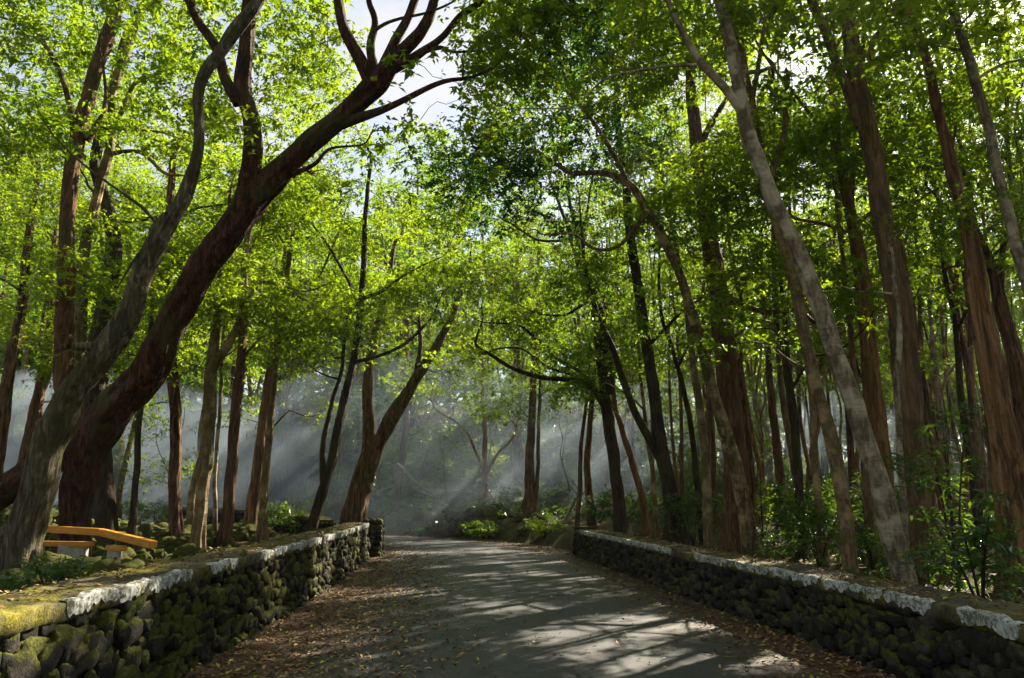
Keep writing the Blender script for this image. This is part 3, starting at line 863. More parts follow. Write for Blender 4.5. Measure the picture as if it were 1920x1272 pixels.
hero("forest_tree", "thick dark double trunk leaning right at the far end of the left wall", 'grey', 22.6,
     [[(662, 985, 62), (672, 930, 52), (684, 880, 44), (690, 840, 34), (690, 780, 26), (692, 700, 22), (705, 620, 18), (725, 540, 14), (740, 460, 9)],
      [(680, 905, 40), (705, 845, 32), (735, 780, 28), (768, 730, 26), (800, 680, 23), (830, 630, 18), (850, 590, 14), (870, 520, 9)],
      [(712, 835, 20), (750, 770, 17), (775, 720, 13), (790, 640, 10), (780, 560, 7)]], nl=22, spread=2.6, lo=.5, lr=(1, 1.7))
hero("forest_tree", "slim dark-green stem in front of the smoke, left of the reddish trunk", 'dark', 17,
     [[(246, 1008, 17), (254, 900, 15), (262, 800, 14), (272, 700, 12), (285, 560, 9)]], nl=8, spread=1.8, lo=.55)
hero("forest_tree", "broad reddish trunk partly screened by smoke behind the mossy rocks", 'red', 29,
     [[(216, 905, 32), (220, 820, 28), (226, 740, 26), (236, 600, 20), (240, 480, 14)]], nl=10, spread=2.6, lo=.5)
hero("forest_tree", "reddish trunk tilted right at the left border behind the pale tree's foot", 'red', 23,
     [[(0, 830, 30), (14, 720, 26), (36, 600, 22), (50, 480, 18), (70, 330, 13)]], nl=12, spread=2.5, lo=.5)
hero("forest_tree", "sunlit reddish trunk seen between the left border and the pale leaning tree", 'red', 25,
     [[(45, 880, 34), (62, 790, 28), (82, 700, 22), (95, 600, 18), (100, 460, 12)],
      [(70, 760, 14), (92, 690, 11), (75, 640, 9), (85, 560, 6)]], nl=12, spread=2.5, lo=.5)
# ---- centre
hero("forest_tree", "small brown forked tree growing on the shaded bank beyond the bend", 'tan', 33,
     [[(900, 990, 20), (905, 940, 16), (910, 880, 14), (908, 800, 10), (905, 720, 8), (905, 620, 5)],
      [(908, 885, 9), (880, 820, 6), (860, 795, 5), (820, 770, 4)],
      [(911, 890, 9), (935, 850, 7), (962, 820, 6), (975, 770, 4)]], nl=10, spread=2.2, lr=(.8, 1.3), lo=.72, lmat=LF)
hero("forest_tree", "reddish tree with a spreading root foot at the edge of the bank, mid picture", 'red', 30,
     [[(988, 992, 34), (992, 940, 26), (993, 880, 22), (997, 800, 18), (1000, 700, 15), (1004, 580, 11), (1010, 460, 7)],
      [(1000, 950, 18), (1008, 890, 10), (1010, 800, 8), (1012, 720, 6)]], nl=16, spread=2.6, lo=.55, flare=1.1)
hero("forest_tree", "hazy grey straight trunk behind the reddish tree on the bank", 'grey', 42,
     [[(975, 950, 26), (970, 850, 24), (968, 700, 22), (966, 580, 18), (970, 420, 12)]], nl=14, spread=3, lo=.5, leafL=.16)
hero("arching_tree", "many-stemmed tree sending one long low branch over the bend", 'dark', 21.8,
     [[(1168, 1002, 34), (1160, 930, 28), (1150, 850, 28), (1138, 770, 28), (1125, 700, 16), (1118, 620, 14), (1105, 540, 12), (1085, 460, 10), (1072, 400, 8), (1060, 330, 6)],
      [(1138, 765, 20), (1105, 722, 14), (1062, 712, 12), (1015, 708, 11), (960, 690, 9), (920, 665, 8), (893, 645, 7), (905, 600, 4)],
      [(1135, 755, 15), (1090, 700, 9), (1040, 670, 8), (1000, 630, 7), (970, 610, 5), (925, 606, 4)],
      [(1138, 745, 18), (1130, 640, 14), (1115, 590, 13), (1090, 520, 12), (1070, 440, 10), (1055, 400, 8), (1030, 330, 5)],
      [(1145, 740, 18), (1142, 640, 14), (1120, 560, 10), (1095, 480, 8), (1100, 400, 6), (1110, 330, 5)],
      [(1070, 450, 8), (1010, 450, 6), (960, 420, 5), (920, 400, 3)],
      [(1110, 560, 8), (1060, 590, 6), (1000, 585, 5), (960, 560, 3)],
      [(1085, 705, 7), (1030, 690, 6), (980, 655, 5), (930, 655, 4)]], nl=20, spread=2.6, lo=.7, lr=(.8, 1.4))
hero("forest_tree", "orange-brown stem leaning left just behind the start of the right wall", 'tan', 22.6,
     [[(1212, 1002, 20), (1205, 940, 17), (1190, 880, 15), (1165, 800, 13), (1152, 740, 11), (1145, 600, 8)]], nl=6, spread=1.8, lo=.72)
hero("forest_tree", "tall near-black trunk with a steep side stem behind the right wall's far gap", 'dark', 18.6,
     [[(1266, 1025, 48), (1258, 940, 38), (1245, 860, 33), (1230, 760, 28), (1218, 680, 27), (1205, 600, 25), (1190, 500, 23), (1178, 400, 21), (1168, 300, 19), (1160, 230, 15), (1150, 120, 9)],
      [(1247, 880, 24), (1222, 830, 20), (1195, 780, 18), (1170, 720, 16), (1148, 650, 14), (1120, 590, 11), (1100, 520, 9), (1090, 430, 7)],
      [(1215, 650, 9), (1255, 610, 8), (1290, 575, 6)]], nl=26, spread=2.5, lo=.62)
# ---- right side
hero("arching_tree", "mossy olive tree whose slender top bends far left over the road", 'olive', 14.6,
     [[(1412, 1045, 38), (1402, 980, 34), (1386, 900, 33), (1362, 820, 31), (1338, 740, 28), (1318, 660, 25), (1298, 590, 23), (1278, 520, 21), (1250, 455, 20), (1215, 395, 20), (1178, 345, 17), (1130, 325, 14), (1070, 325, 10), (1030, 300, 8), (1000, 280, 6)],
      [(1325, 690, 16), (1312, 620, 12), (1290, 560, 10), (1255, 480, 8)],
      [(1180, 350, 14), (1150, 290, 11), (1125, 250, 10), (1090, 200, 8), (1060, 150, 6), (1040, 60, 5)],
      [(1215, 398, 12), (1160, 460, 9), (1110, 465, 8), (1075, 440, 6), (1020, 440, 4)]], Ytop=13, ext=.8,
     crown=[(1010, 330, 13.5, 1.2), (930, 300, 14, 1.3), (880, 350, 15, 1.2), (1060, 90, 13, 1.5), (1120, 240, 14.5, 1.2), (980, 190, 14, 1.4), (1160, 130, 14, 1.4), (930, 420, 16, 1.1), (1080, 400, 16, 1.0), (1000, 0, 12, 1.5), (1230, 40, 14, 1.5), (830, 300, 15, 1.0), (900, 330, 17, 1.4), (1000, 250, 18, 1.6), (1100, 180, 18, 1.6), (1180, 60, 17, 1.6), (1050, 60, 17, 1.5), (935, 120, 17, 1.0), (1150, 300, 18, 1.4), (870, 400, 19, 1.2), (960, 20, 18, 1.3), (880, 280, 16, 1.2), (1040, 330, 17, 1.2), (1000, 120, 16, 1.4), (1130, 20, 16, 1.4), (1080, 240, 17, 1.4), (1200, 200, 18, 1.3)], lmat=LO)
hero("forest_tree", "thick red-brown trunk with very dark rough foot, behind the olive arching tree", 'red', 15.3,
     [[(1382, 1040, 66), (1380, 950, 56), (1376, 850, 50), (1368, 760, 48), (1360, 660, 50), (1352, 570, 48), (1335, 480, 42), (1322, 380, 36), (1308, 290, 33), (1298, 200, 27), (1292, 120, 20), (1270, 30, 14)],
      [(1362, 560, 22), (1400, 575, 14), (1440, 585, 14), (1490, 580, 13), (1520, 600, 9)],
      [(1310, 275, 18), (1340, 220, 14), (1370, 170, 10), (1400, 100, 7)]], ext=2.5, nl=20, spread=2.6, lo=.62, lmat=LD, clear=(1280, 200, 1480, 1000))
hero("forest_tree", "pale ringed trunk leaning left, standing against the right wall", 'pale', 9.0,
     [[(1700, 1112, 56), (1690, 1060, 52), (1668, 990, 50), (1645, 910, 48), (1618, 820, 44), (1590, 730, 42), (1562, 650, 41), (1530, 560, 40), (1495, 470, 38), (1462, 400, 36), (1430, 320, 34), (1405, 250, 33), (1388, 180, 30), (1372, 90, 28), (1352, 0, 25), (1335, -90, 20)],
      [(1395, 210, 24), (1360, 165, 21), (1318, 120, 18), (1285, 70, 16), (1262, 20, 15), (1245, -40, 11)],
      [(1305, 122, 9), (1250, 122, 8), (1190, 132, 7), (1140, 145, 6), (1110, 168, 4)]], ext=3, zmin=7.2, nl=14, spread=2.4, lo=.72, flare=.15)
hero("forest_tree", "tan ringed trunk just left of the pale leaning trunk, with a fork high up", 'olive', 10.7,
     [[(1598, 1088, 38), (1590, 1010, 34), (1580, 930, 33), (1560, 840, 32), (1538, 760, 31), (1520, 690, 29), (1505, 610, 28), (1490, 530, 28), (1462, 440, 26), (1440, 360, 26), (1425, 280, 25), (1405, 180, 23), (1385, 80, 21), (1372, 0, 18), (1360, -80, 14)],
      [(1440, 340, 17), (1472, 230, 14), (1462, 190, 11), (1440, 160, 9)],
      [(1408, 190, 14), (1425, 110, 11), (1440, 30, 9), (1460, -60, 7)]], ext=2.5, zmin=7.0, nl=14, spread=2.3, lo=.72, flare=.15)
hero("forest_tree", "smooth orange-brown trunk behind the pale leaning trunk", 'tan', 13,
     [[(1672, 1040, 46), (1662, 950, 44), (1650, 840, 42), (1640, 740, 40), (1630, 640, 37), (1618, 540, 34), (1605, 460, 30), (1588, 370, 24), (1570, 260, 18), (1560, 140, 14)],
      [(1600, 440, 14), (1570, 430, 10), (1540, 420, 8)]], ext=2, nl=14, spread=2.5, lo=.72, clear=(1550, 350, 1720, 1100))
hero("forest_tree", "stout grey-brown trunk right of the pale leaning one, forking near the frame top", 'grey', 10.3,
     [[(1742, 1105, 74), (1738, 1010, 66), (1726, 900, 62), (1712, 800, 60), (1700, 700, 58), (1688, 600, 56), (1672, 500, 54), (1655, 410, 48), (1642, 330, 42), (1630, 260, 40), (1615, 180, 38), (1602, 100, 36), (1592, 20, 32), (1585, -60, 26)],
      [(1618, 235, 30), (1590, 170, 24), (1565, 110, 22), (1545, 50, 22), (1522, 0, 20), (1500, -60, 16)],
      [(1628, 110, 14), (1640, 75, 13), (1662, 45, 12), (1690, 0, 12), (1720, -50, 9)],
      [(1560, 108, 8), (1585, 60, 7), (1605, 20, 6)]], Ytop=10.3, ext=3, zmin=7.3, nl=16, spread=2.6, lo=.72)
hero("forest_tree", "slim pale stem running up in front of the stout grey-brown trunk", 'pale', 9.7,
     [[(1702, 1085, 18), (1695, 980, 16), (1690, 860, 15), (1684, 740, 15), (1686, 640, 14), (1680, 560, 12), (1668, 470, 8)]], ext=.5, nl=3, spread=1.2, lo=.9, lr=(.4, .7))
hero("forest_tree", "tan streaked twin-ribbed trunk near the right border", 'tan', 9.6,
     [[(1912, 1120, 60), (1905, 1020, 56), (1896, 920, 54), (1885, 830, 52), (1868, 740, 52), (1852, 650, 48), (1838, 560, 44), (1824, 470, 38), (1806, 390, 32), (1786, 310, 28), (1765, 230, 24), (1740, 130, 20), (1705, 20, 18), (1690, -60, 15)],
      [(1885, 1100, 36), (1882, 980, 36), (1868, 860, 34), (1856, 770, 28), (1840, 660, 22), (1820, 540, 16)]], ext=2.5, zmin=7.0, nl=14, spread=2.4, lo=.72, clear=(1700, 150, 1920, 1100))
hero("forest_tree", "pale slender trunk crossing the upper right corner", 'pale', 8.8,
     [[(2080, 1130, 40), (2040, 960, 36), (1995, 780, 32), (1950, 620, 28), (1915, 490, 26), (1890, 390, 25), (1868, 300, 24), (1848, 220, 23), (1826, 140, 22), (1800, 60, 21), (1778, -10, 19), (1760, -80, 15)],
      [(1826, 150, 8), (1880, 120, 6), (1930, 110, 5)]], ext=2.5, zmin=7.0, nl=12, spread=2.3, lo=.72)
hero("forest_tree", "reddish dark trunk between the tan streaked trunk and the right border", 'red', 12.6,
     [[(1950, 1060, 50), (1935, 900, 44), (1918, 760, 38), (1902, 660, 34), (1880, 580, 30), (1860, 500, 22), (1830, 430, 15), (1810, 330, 11)],
      [(1890, 620, 18), (1875, 540, 18), (1880, 470, 14), (1895, 420, 9)]], nl=12, spread=2.4, lo=.55)
hero("forest_tree", "reddish straight trunk deep between the tan ringed and red-brown trunks", 'red', 22.5,
     [[(1478, 1010, 24), (1468, 930, 22), (1458, 850, 20), (1448, 760, 18), (1440, 680, 15), (1432, 560, 12), (1425, 430, 8)]], nl=14, spread=2.4, lo=.5)
SL = [
 ("slim olive stem directly left of the thick red-brown trunk", 'olive', 16.2, [[(1332, 1042, 24), (1325, 900, 22), (1312, 780, 20), (1300, 680, 17), (1288, 580, 14), (1272, 480, 10), (1250, 380, 7)]]),
 ("thin dark stem leaning left behind the slim olive one", 'dark', 19.5, [[(1318, 1020, 18), (1305, 880, 15), (1290, 760, 13), (1262, 660, 11), (1240, 590, 9), (1235, 500, 6)], [(1270, 690, 7), (1290, 650, 6), (1320, 620, 4)]]),
 ("dark twin stems midway between the red-brown trunk and the tan ringed one", 'dark', 14, [[(1506, 1058, 24), (1500, 950, 21), (1494, 860, 19), (1490, 780, 15), (1478, 680, 12), (1468, 560, 10), (1462, 440, 7)], [(1492, 880, 13), (1486, 800, 11), (1474, 700, 10), (1460, 600, 8), (1450, 480, 5)]]),
 ("mossy slim trunk immediately left of the tan ringed trunk's foot", 'olive', 12.8, [[(1548, 1070, 22), (1538, 960, 19), (1528, 850, 18), (1522, 760, 15), (1508, 650, 12), (1500, 540, 9)]]),
 ("thin straight brown stem between the two ringed trunks", 'grey', 12.2, [[(1640, 1060, 24), (1628, 960, 20), (1618, 860, 18), (1604, 740, 15), (1594, 600, 13), (1580, 480, 10), (1570, 380, 7)]]),
 ("grey stem standing by the near end of the right wall's first white stretch", 'grey', 23.5, [[(1082, 1000, 13), (1086, 920, 12), (1088, 850, 10), (1100, 760, 8), (1105, 640, 6)]]),
 ("reddish slim trunk between the grey stem and the many-stemmed tree", 'red', 25, [[(1112, 1000, 22), (1104, 930, 18), (1100, 870, 16), (1106, 800, 13), (1115, 700, 10), (1118, 600, 7)]]),
 ("whitish dead-looking trunk lit between the stout and the tan streaked trunks", 'pale', 21, [[(1792, 1000, 22), (1782, 900, 22), (1770, 820, 20), (1758, 740, 16), (1750, 660, 11), (1740, 540, 7)], [(1760, 745, 9), (1780, 700, 8), (1812, 660, 5)]]),
 ("dark slim trunk left of the tan streaked trunk", 'dark', 14.5, [[(1842, 1040, 24), (1830, 930, 21), (1815, 820, 19), (1800, 720, 16), (1790, 620, 13), (1770, 500, 10), (1760, 380, 7)]]),
 ("olive stem right of the orange-brown leaning stem by the right wall", 'olive', 20.5, [[(1232, 1010, 14), (1225, 900, 12), (1212, 800, 10), (1200, 700, 8), (1196, 580, 5)]]),
 ("pale slender trunk leaning left above the whitish dead-looking one", 'grey', 17, [[(1745, 1040, 22), (1742, 900, 20), (1738, 760, 19), (1720, 640, 17), (1700, 520, 14), (1680, 420, 10)]]),
]
for lab, m, Y, st in SL:
    hero("slender_tree", lab, m, Y, st, nl=9, spread=2.0, lo=.5)

# ---------------------------------------------------------------- the woods behind: shared kinds, many individuals
def make_kind(seed, H, r0, fork, lo, n_l, far, lmat, bk, lean=.6):
    rng = np.random.default_rng(seed)
    wood, lv = Acc(), Acc()
    stems = []
    k = 9
    zs = np.linspace(-.15, H, k)
    dx = np.cumsum(rng.normal(0, .16, k)); dyy = np.cumsum(rng.normal(0, .16, k)); dx -= dx[0]; dyy -= dyy[0]
    la = rng.random() * 6.28
    pp = np.stack([dx + lean * np.cos(la) * (np.clip(zs, 0, None) / H) ** 1.5, dyy + lean * np.sin(la) * (np.clip(zs, 0, None) / H) ** 1.5, zs, r0 * (1 - .82 * (np.clip(zs, 0, None) / H) ** 1.1)], 1)
    c = catmull(pp, 44 if not far else 24)
    stems.append((c[:, :3], c[:, 3]))
    for f in range(fork):
        j = int(len(c) * rng.uniform(.3, .55)); a = c[j]
        az = rng.random() * 6.28; hh = (H - a[2]) * rng.uniform(.75, 1.0); o = rng.uniform(1.2, 2.4)
        q = np.array([[a[0], a[1], a[2], a[3] * .75], [a[0] + .35 * o * np.cos(az), a[1] + .35 * o * np.sin(az), a[2] + hh * .25, a[3] * .6],
                      [a[0] + .8 * o * np.cos(az), a[1] + .8 * o * np.sin(az), a[2] + hh * .6, a[3] * .42], [a[0] + o * np.cos(az + .2), a[1] + o * np.sin(az + .2), a[2] + hh, a[3] * .15]])
        d = catmull(q, 16); stems.append((d[:, :3], d[:, 3]))
    for q, (p, r) in enumerate(stems):
        tube(wood, p, r, 7 if far else 11, .07, seed + q, True, .5 if q == 0 else 0)
    cs, rr = [], []
    for q in range(n_l):
        p, r = stems[q % len(stems)]
        fz = rng.uniform(lo, 1.02) * H
        j = int(np.argmin(np.abs(p[:, 2] - fz)))
        wd = 2.3 * (1 - .45 * abs(fz / H - .7))
        az = rng.random() * 6.28; rad = wd * rng.uniform(.3, 1.15)
        cs.append(p[j] + np.array((rad * np.cos(az), rad * np.sin(az), rng.uniform(0, .8)))); rr.append(rng.uniform(.6, 1.25))
    tg = lobes(cs, rr, 11 if far else 12, rng, .5)
    skeleton(stems, tg, rng, wood, .008)
    if far: leaves(lv, tg, rng.uniform(.45, .8, len(tg)), rng, 9, 5, .22, .11, fold=0)
    else: leaves(lv, tg, rng.uniform(.4, .65, len(tg)), rng, 12, 6, .115, .055)
    return wood.mesh("trunk", BK[bk]), lv.mesh("crown", lmat, False), tg, far, lmat
bks = ['dark', 'red', 'grey', 'olive', 'dark', 'tan', 'grey', 'red']
NEARK = [make_kind(300 + i, [12, 13.5, 11, 14, 12.5, 15][i], [.13, .16, .11, .15, .10, .17][i], i % 3, [.42, .5, .35, .45, .3, .5][i], 30, False, [LF, LF, LD, LF, LF, LD][i], bks[i]) for i in range(6)]
SLIMK = [make_kind(350 + i, [12, 14, 11, 15, 13][i], [.06, .09, .055, .10, .075][i], i % 2, .58, 11, False, [LF, LF, LF, LD, LF][i], ['olive', 'red', 'dark', 'tan', 'grey'][i]) for i in range(5)]
FARK = [make_kind(400 + i, [13, 15, 12, 16, 14, 11, 15, 13][i], [.13, .17, .12, .18, .14, .10, .16, .13][i], i % 3, [.3, .2, .12, .3, .1, .08, .3, .15][i], 24, True, [LF, LD][i % 2], bks[i]) for i in range(8)]

def place_tree(kind, x, y, rz, sc, label, group):
    e = empty("woodland_tree", (x, y, gz(x, y)), label, "tree", group)
    e.rotation_euler = (0, 0, rz); e.scale = (sc[0], sc[0], sc[1])
    link("trunk", kind[0], e)
    R = np.array(Matrix.Rotation(rz, 3, 'Z')); tg = kind[2]
    wc = (tg * np.array((sc[0], sc[0], sc[1]))) @ R.T + np.array(e.location)
    reach = y < 56 and x < 34
    keep = ~in_hole(wc) if reach else np.ones(len(tg), bool)
    if reach:
        s_ = road_s(wc[:, 0], wc[:, 1]); keep &= ~((np.abs(s_) < 3.6) & (wc[:, 2] < 4.2))
        gx, gy, zc = PX(wc)
        for (qx, qy), a_, b_ in GAPS: keep &= ~((((gx - qx) / a_) ** 2 + ((gy - qy) / b_) ** 2 < 1) & (wc[:, 1] > 2) & (y < 40))
    if keep.all(): link("crown", kind[1], e)
    else:
        rg = np.random.default_rng(int(abs(x * 971 + y * 131)))
        lv = Acc(); t2 = tg[keep]
        if kind[3]: leaves(lv, t2, rg.uniform(.45, .8, len(t2)), rg, 9, 5, .22, .11, fold=0)
        else: leaves(lv, t2, rg.uniform(.4, .65, len(t2)), rg, 12, 6, .115, .055)
        link("crown", lv.mesh("crown", kind[4], False), e)
    return e
HP = np.array([(o.location.x, o.location.y) for o in COL.objects if o.type == 'EMPTY' and o.get("category") == "tree"])
def scatter(rng, n, xr, yr, dmin, ok, pts):
    tries = 0; out = []
    while len(out) < n and tries < n * 60:
        tries += 1
        x, y = rng.uniform(*xr), rng.uniform(*yr)
        if not ok(x, y): continue
        if len(pts) and np.min(np.hypot(np.array(pts)[:, 0] - x, np.array(pts)[:, 1] - y)) < dmin: continue
        pts.append((x, y)); out.append((x, y))
    return out
rs = np.random.default_rng(21)
allp = [tuple(p) for p in HP]
def off_road(x, y, d=4.6): return abs(float(road_s(np.array([x]), np.array([y]))[0])) > d
def in_view(x, y, m=.08): return abs(x) < y * (.72 + m) + 1.0
def place_set(pts, kinds, lab, grp, smin=.85, smax=1.15, hs=(.9, 1.15)):
    for (x, y) in pts:
        ki = int(rs.integers(len(kinds))); k = kinds[ki]
        s = rs.uniform(smin, smax)
        lb = lab.replace('TONE', {'bark_mossy_olive': 'olive-brown', 'bark_red_brown': 'reddish', 'bark_dark': 'dark', 'bark_tan_streaked': 'tan', 'bark_grey_brown': 'grey-brown'}[k[0].materials[0].name])
        place_tree(k, x, y, rs.random() * 6.28, (s, s * rs.uniform(*hs)), lb, grp)
right_near = scatter(rs, 96, (4.7, 30), (12.5, 38), 1.05, lambda x, y: off_road(x, y) and in_view(x, y) and x > 4.6, allp)
place_set(right_near, SLIMK, "slender TONE trunk in the crowd of trees behind the right wall", "slender trees crowded behind the right wall")
left_near = scatter(rs, 16, (-26, -6.5), (19, 31), 2.4, lambda x, y: off_road(x, y) and in_view(x, y) and x < -6, allp)
place_set(left_near, NEARK, "upright TONE woodland tree standing back from the left wall", "woodland trees behind the left wall")
mid = scatter(rs, 90, (-48, 48), (33, 58), 2.6, lambda x, y: off_road(x, y, 5.2) and in_view(x, y) and not (-8 < x < 15 and 34 < y < 52 and rs.random() < .72) and not (x > 9 and y < 52 and rs.random() < .45), allp)
place_set(mid, FARK, "hazy TONE-trunked tree in the deep woods beyond the bend", "trees deep in the woods beyond the bend", .95, 1.35, (.9, 1.2))
far = scatter(rs, 60, (-66, 66), (58, 84), 3.4, lambda x, y: in_view(x, y), allp)
place_set(far, FARK, "faint far TONE trunk at the very back of the woods", "faint far trees at the back of the woods", 1.15, 1.6, (.9, 1.2))
SAPK = [make_kind(380 + i, [5.5, 7, 6.2][i], [.05, .06, .05][i], 1, .12, 13, False, LF, ['olive', 'dark', 'grey'][i]) for i in range(3)]
sp1 = scatter(rs, 22, (5.5, 30), (25, 42), 1.5, lambda x, y: off_road(x, y, 5) and in_view(x, y), allp)
place_set(sp1, SAPK, "low TONE-stemmed sapling in leaf from the ground up behind the right wall", "leafy saplings behind the right wall", .8, 1.25)
sp2 = scatter(rs, 16, (-12, 10), (35, 48), 1.8, lambda x, y: off_road(x, y, 4.5) and in_view(x, y), allp)
place_set(sp2, SAPK, "leafy TONE-stemmed sapling on the bank beyond the bend", "leafy saplings on the far bank", .7, 1.1)
sp3 = scatter(rs, 12, (-30, -11), (24, 40), 1.8, lambda x, y: off_road(x, y, 4.5) and in_view(x, y), allp)
place_set(sp3, SAPK, "leafy TONE-stemmed sapling among the smoke left of the road", "leafy saplings left of the road", .7, 1.1)
# unseen trees added beside and behind the viewer, mostly for shade
side = [(7.5, 3.5), (9.5, 7), (12.5, 9.5), (15, 4.5), (13.5, 13.5), (18.5, 10.5), (17, 16), (21, 6), (8.2, 0), (12.5, .5),
        (-7.5, 5), (-8.5, .5), (-11, 8), (-12.5, 3), (-6, -5), (7, -5), (-1, -9), (11, -8), (24, 13), (20.5, 20),
        (5.5, -9), (-10, -5), (-5, -12), (2, -14), (-14, -1), (15, -3), (-15, 7), (17, -8), (-9, -11), (10, -14), (-1.5, -18), (-17, 13), (22, 0), (-20, 3), (-21, 16), (-24, 10), (-27, 19), (-31, 25), (-26, 4), (-34, 16), (-37, 27), (29, 20), (31, 10), (33, 24)]
for (x, y) in side:
    k = NEARK[int(rs.integers(6))]; s = rs.uniform(.95, 1.15)
    place_tree(k, x, y, rs.random() * 6.28, (s, s), "woodland tree added out of view around the viewer, shading the scene", "shade trees added out of view around the viewer")

# far wood that reads as one mass
rng = np.random.default_rng(77)
acc = Acc(); N = 2600
ang = rng.uniform(-1.05, 1.05, N); dist = rng.uniform(86, 112, N)
cx, cyy = dist * np.sin(ang), dist * np.cos(ang)
cz = ground_z(cx, cyy) + rng.random(N) ** .8 * 15
leaves(acc, np.stack([cx, cyy, cz], 1), rng.uniform(1.2, 2.2, N), rng, 12, 4, .8, .45, .4, fold=0)
tag(link("distant_woods", acc.mesh("distant_woods", LD, False)), "dense green wood closing the view behind all the trunks", "woods", kind="stuff")

# ---------------------------------------------------------------- undergrowth
def shrub(name, label, px, py, Y, h, rad, n, mat, L=.1, group=None, seedv=0, zoff=0):
    p = P(px, py, Y); x, y = p[0], p[1]; g = gz(x, y)
    rng = np.random.default_rng(900 + seedv)
    e = empty(name, (x, y, g), label, "shrub", group)
    st = []
    wood = Acc()
    for k in range(4):
        a = rng.random() * 6.28; o = rad * rng.uniform(.3, .8)
        pp = np.array([[0, 0, -.05, .018], [o * .4 * np.cos(a), o * .4 * np.sin(a), h * .45, .013], [o * np.cos(a), o * np.sin(a), h * .95, .006]])
        c = catmull(pp, 10); tube(wood, c[:, :3], c[:, 3], 5); st.append((c[:, :3], c[:, 3]))
    u = rng.normal(0, 1, (n, 3)); u /= np.linalg.norm(u, axis=1)[:, None]
    c = u * (rng.random(n) ** .4)[:, None] * np.array((rad, rad, h * .42)) + np.array((0, 0, h * .62))
    c = c[c[:, 2] > .08]
    skeleton(st, c, rng, wood, .003)
    link("stems", wood.mesh("stems", BK['dark']), e)
    lv = Acc(); leaves(lv, c, rng.uniform(.1, .2, len(c)), rng, 3, 7, L, L * .36)
    link("foliage", lv.mesh("foliage", mat, False), e)
    return e
shrub("shrub", "glossy-leaved bush with bright tips behind the right wall near the border", 1835, 1090, 7.6, 1.0, .55, 34, LG, .11, seedv=1)
shrub("shrub", "tall sparse glossy bush between the stout trunk and the tan streaked trunk", 1790, 1050, 9.0, 2.2, .7, 34, LG, .12, seedv=2)
shrub("shrub", "leafy bush right of the slim mossy trunk, behind the right wall", 1500, 1040, 15.5, 1.5, .8, 50, LG, .11, seedv=3)
shrub("shrub", "small bush growing on the ground between the two ringed trunks", 1640, 1080, 11.5, .8, .5, 30, LG, .1, seedv=4)
shrub("shrub", "yellow-green bush on the road's edge below the small forked tree", 905, 1005, 29.5, .8, .9, 44, LF, .13, seedv=5)
shrub("shrub", "bright low bush at the roadside just left of the right wall's far end", 1020, 1020, 26.5, .7, .7, 36, LF, .13, seedv=6)
shrub("shrub", "lit sapling in front of the smoke above the far dark wall", 555, 945, 26, 1.5, .7, 30, LF, .14, seedv=7)
shrub("shrub", "dense bush behind the far end of the right wall", 1160, 985, 24, 1.4, 1.2, 60, LG, .14, seedv=8)
shrub("shrub", "low green bush at the pale leaning tree's foot", 100, 1080, 8.6, .55, .55, 40, LG, .1, seedv=9)
shrub("shrub", "dark bush on the bank left of the reddish tree with the root foot", 940, 985, 32, 1.2, 1.1, 40, LG, .15, seedv=10)
# more bushes of the same look scattered through the wood
bush_kinds = []
for k in range(3):
    e = shrub("shrub", "leafy understorey bush among the trunks behind the right wall", 1300 + 130 * k, 1000, 18 + 2.5 * k, 1.3 + .3 * k, .8, 46, [LG, LF, LG][k], .13, "understorey bushes among the trunks", 20 + k)
    bush_kinds.append(e)
def dup(e, x, y, s, rz, label=None, group=None):
    c = e.copy(); COL.objects.link(c); c.location = (x, y, gz(x, y)); c.rotation_euler = (0, 0, rz); c.scale = (s, s, s)
    if label: c["label"] = label
    if group: c["group"] = group
    for ch in list(e.children):
        d = ch.copy(); COL.objects.link(d); d.parent = c
    return c
bp = []
for (x, y) in scatter(rs, 44, (5.0, 24), (11.5, 34), 1.2, lambda x, y: off_road(x, y, 4.7) and in_view(x, y), bp):
    dup(bush_kinds[int(rs.integers(3))], x, y, rs.uniform(.6, 1.2), rs.random() * 6)
for (x, y) in scatter(rs, 20, (-15, 12), (33, 46), 2.0, lambda x, y: off_road(x, y, 4.3) and in_view(x, y), bp):
    dup(bush_kinds[int(rs.integers(3))], x, y, rs.uniform(.8, 1.5), rs.random() * 6, "leafy bush on the smoky bank beyond the bend", "bushes on the bank beyond the bend")
for (x, y) in scatter(rs, 6, (-22, -5.5), (24, 31), 2.0, lambda x, y: off_road(x, y, 5) and in_view(x, y), bp):
    dup(bush_kinds[int(rs.integers(3))], x, y, rs.uniform(.5, .9), rs.random() * 6, "low bush among the mossy rocks behind the left wall", "bushes behind the left wall")

def cover(name, label, n, xr, yr, ok, mat, seedv, hh=(.03, .28), L=.09, wh=2):
    rng = np.random.default_rng(seedv)
    x = rng.uniform(*xr, n); y = rng.uniform(*yr, n); s = road_s(x, y)
    m = ok(x, y, s) & (vnoise(np.stack([x * .8, y * .8, 0 * x], -1), seedv) > -.15); x, y = x[m], y[m]
    z = ground_z(x, y) + rng.uniform(*hh, len(x))
    a = Acc(); leaves(a, np.stack([x, y, z], 1), rng.uniform(.08, .22, len(x)), rng, wh, 6, L, L * .45)
    tag(link(name, a.mesh(name, mat, False)), label, "ground cover", kind="stuff")
cover("undergrowth", "low leafy undergrowth on the forest floor right of the road", 7500, (4.5, 24), (4, 38), lambda x, y, s: s > 4.3, LG, 31)
cover("undergrowth", "low plants and ferns on the bank beyond the bend", 16000, (-42, 26), (28, 66), lambda x, y, s: (s > 3.3) & (y > 26), LG, 32, (.03, .5), .17)
cover("undergrowth", "low green plants between the mossy rocks left of the road", 1500, (-22, -4), (5, 34), lambda x, y, s: s < -4.3, LG, 33, (.02, .16))

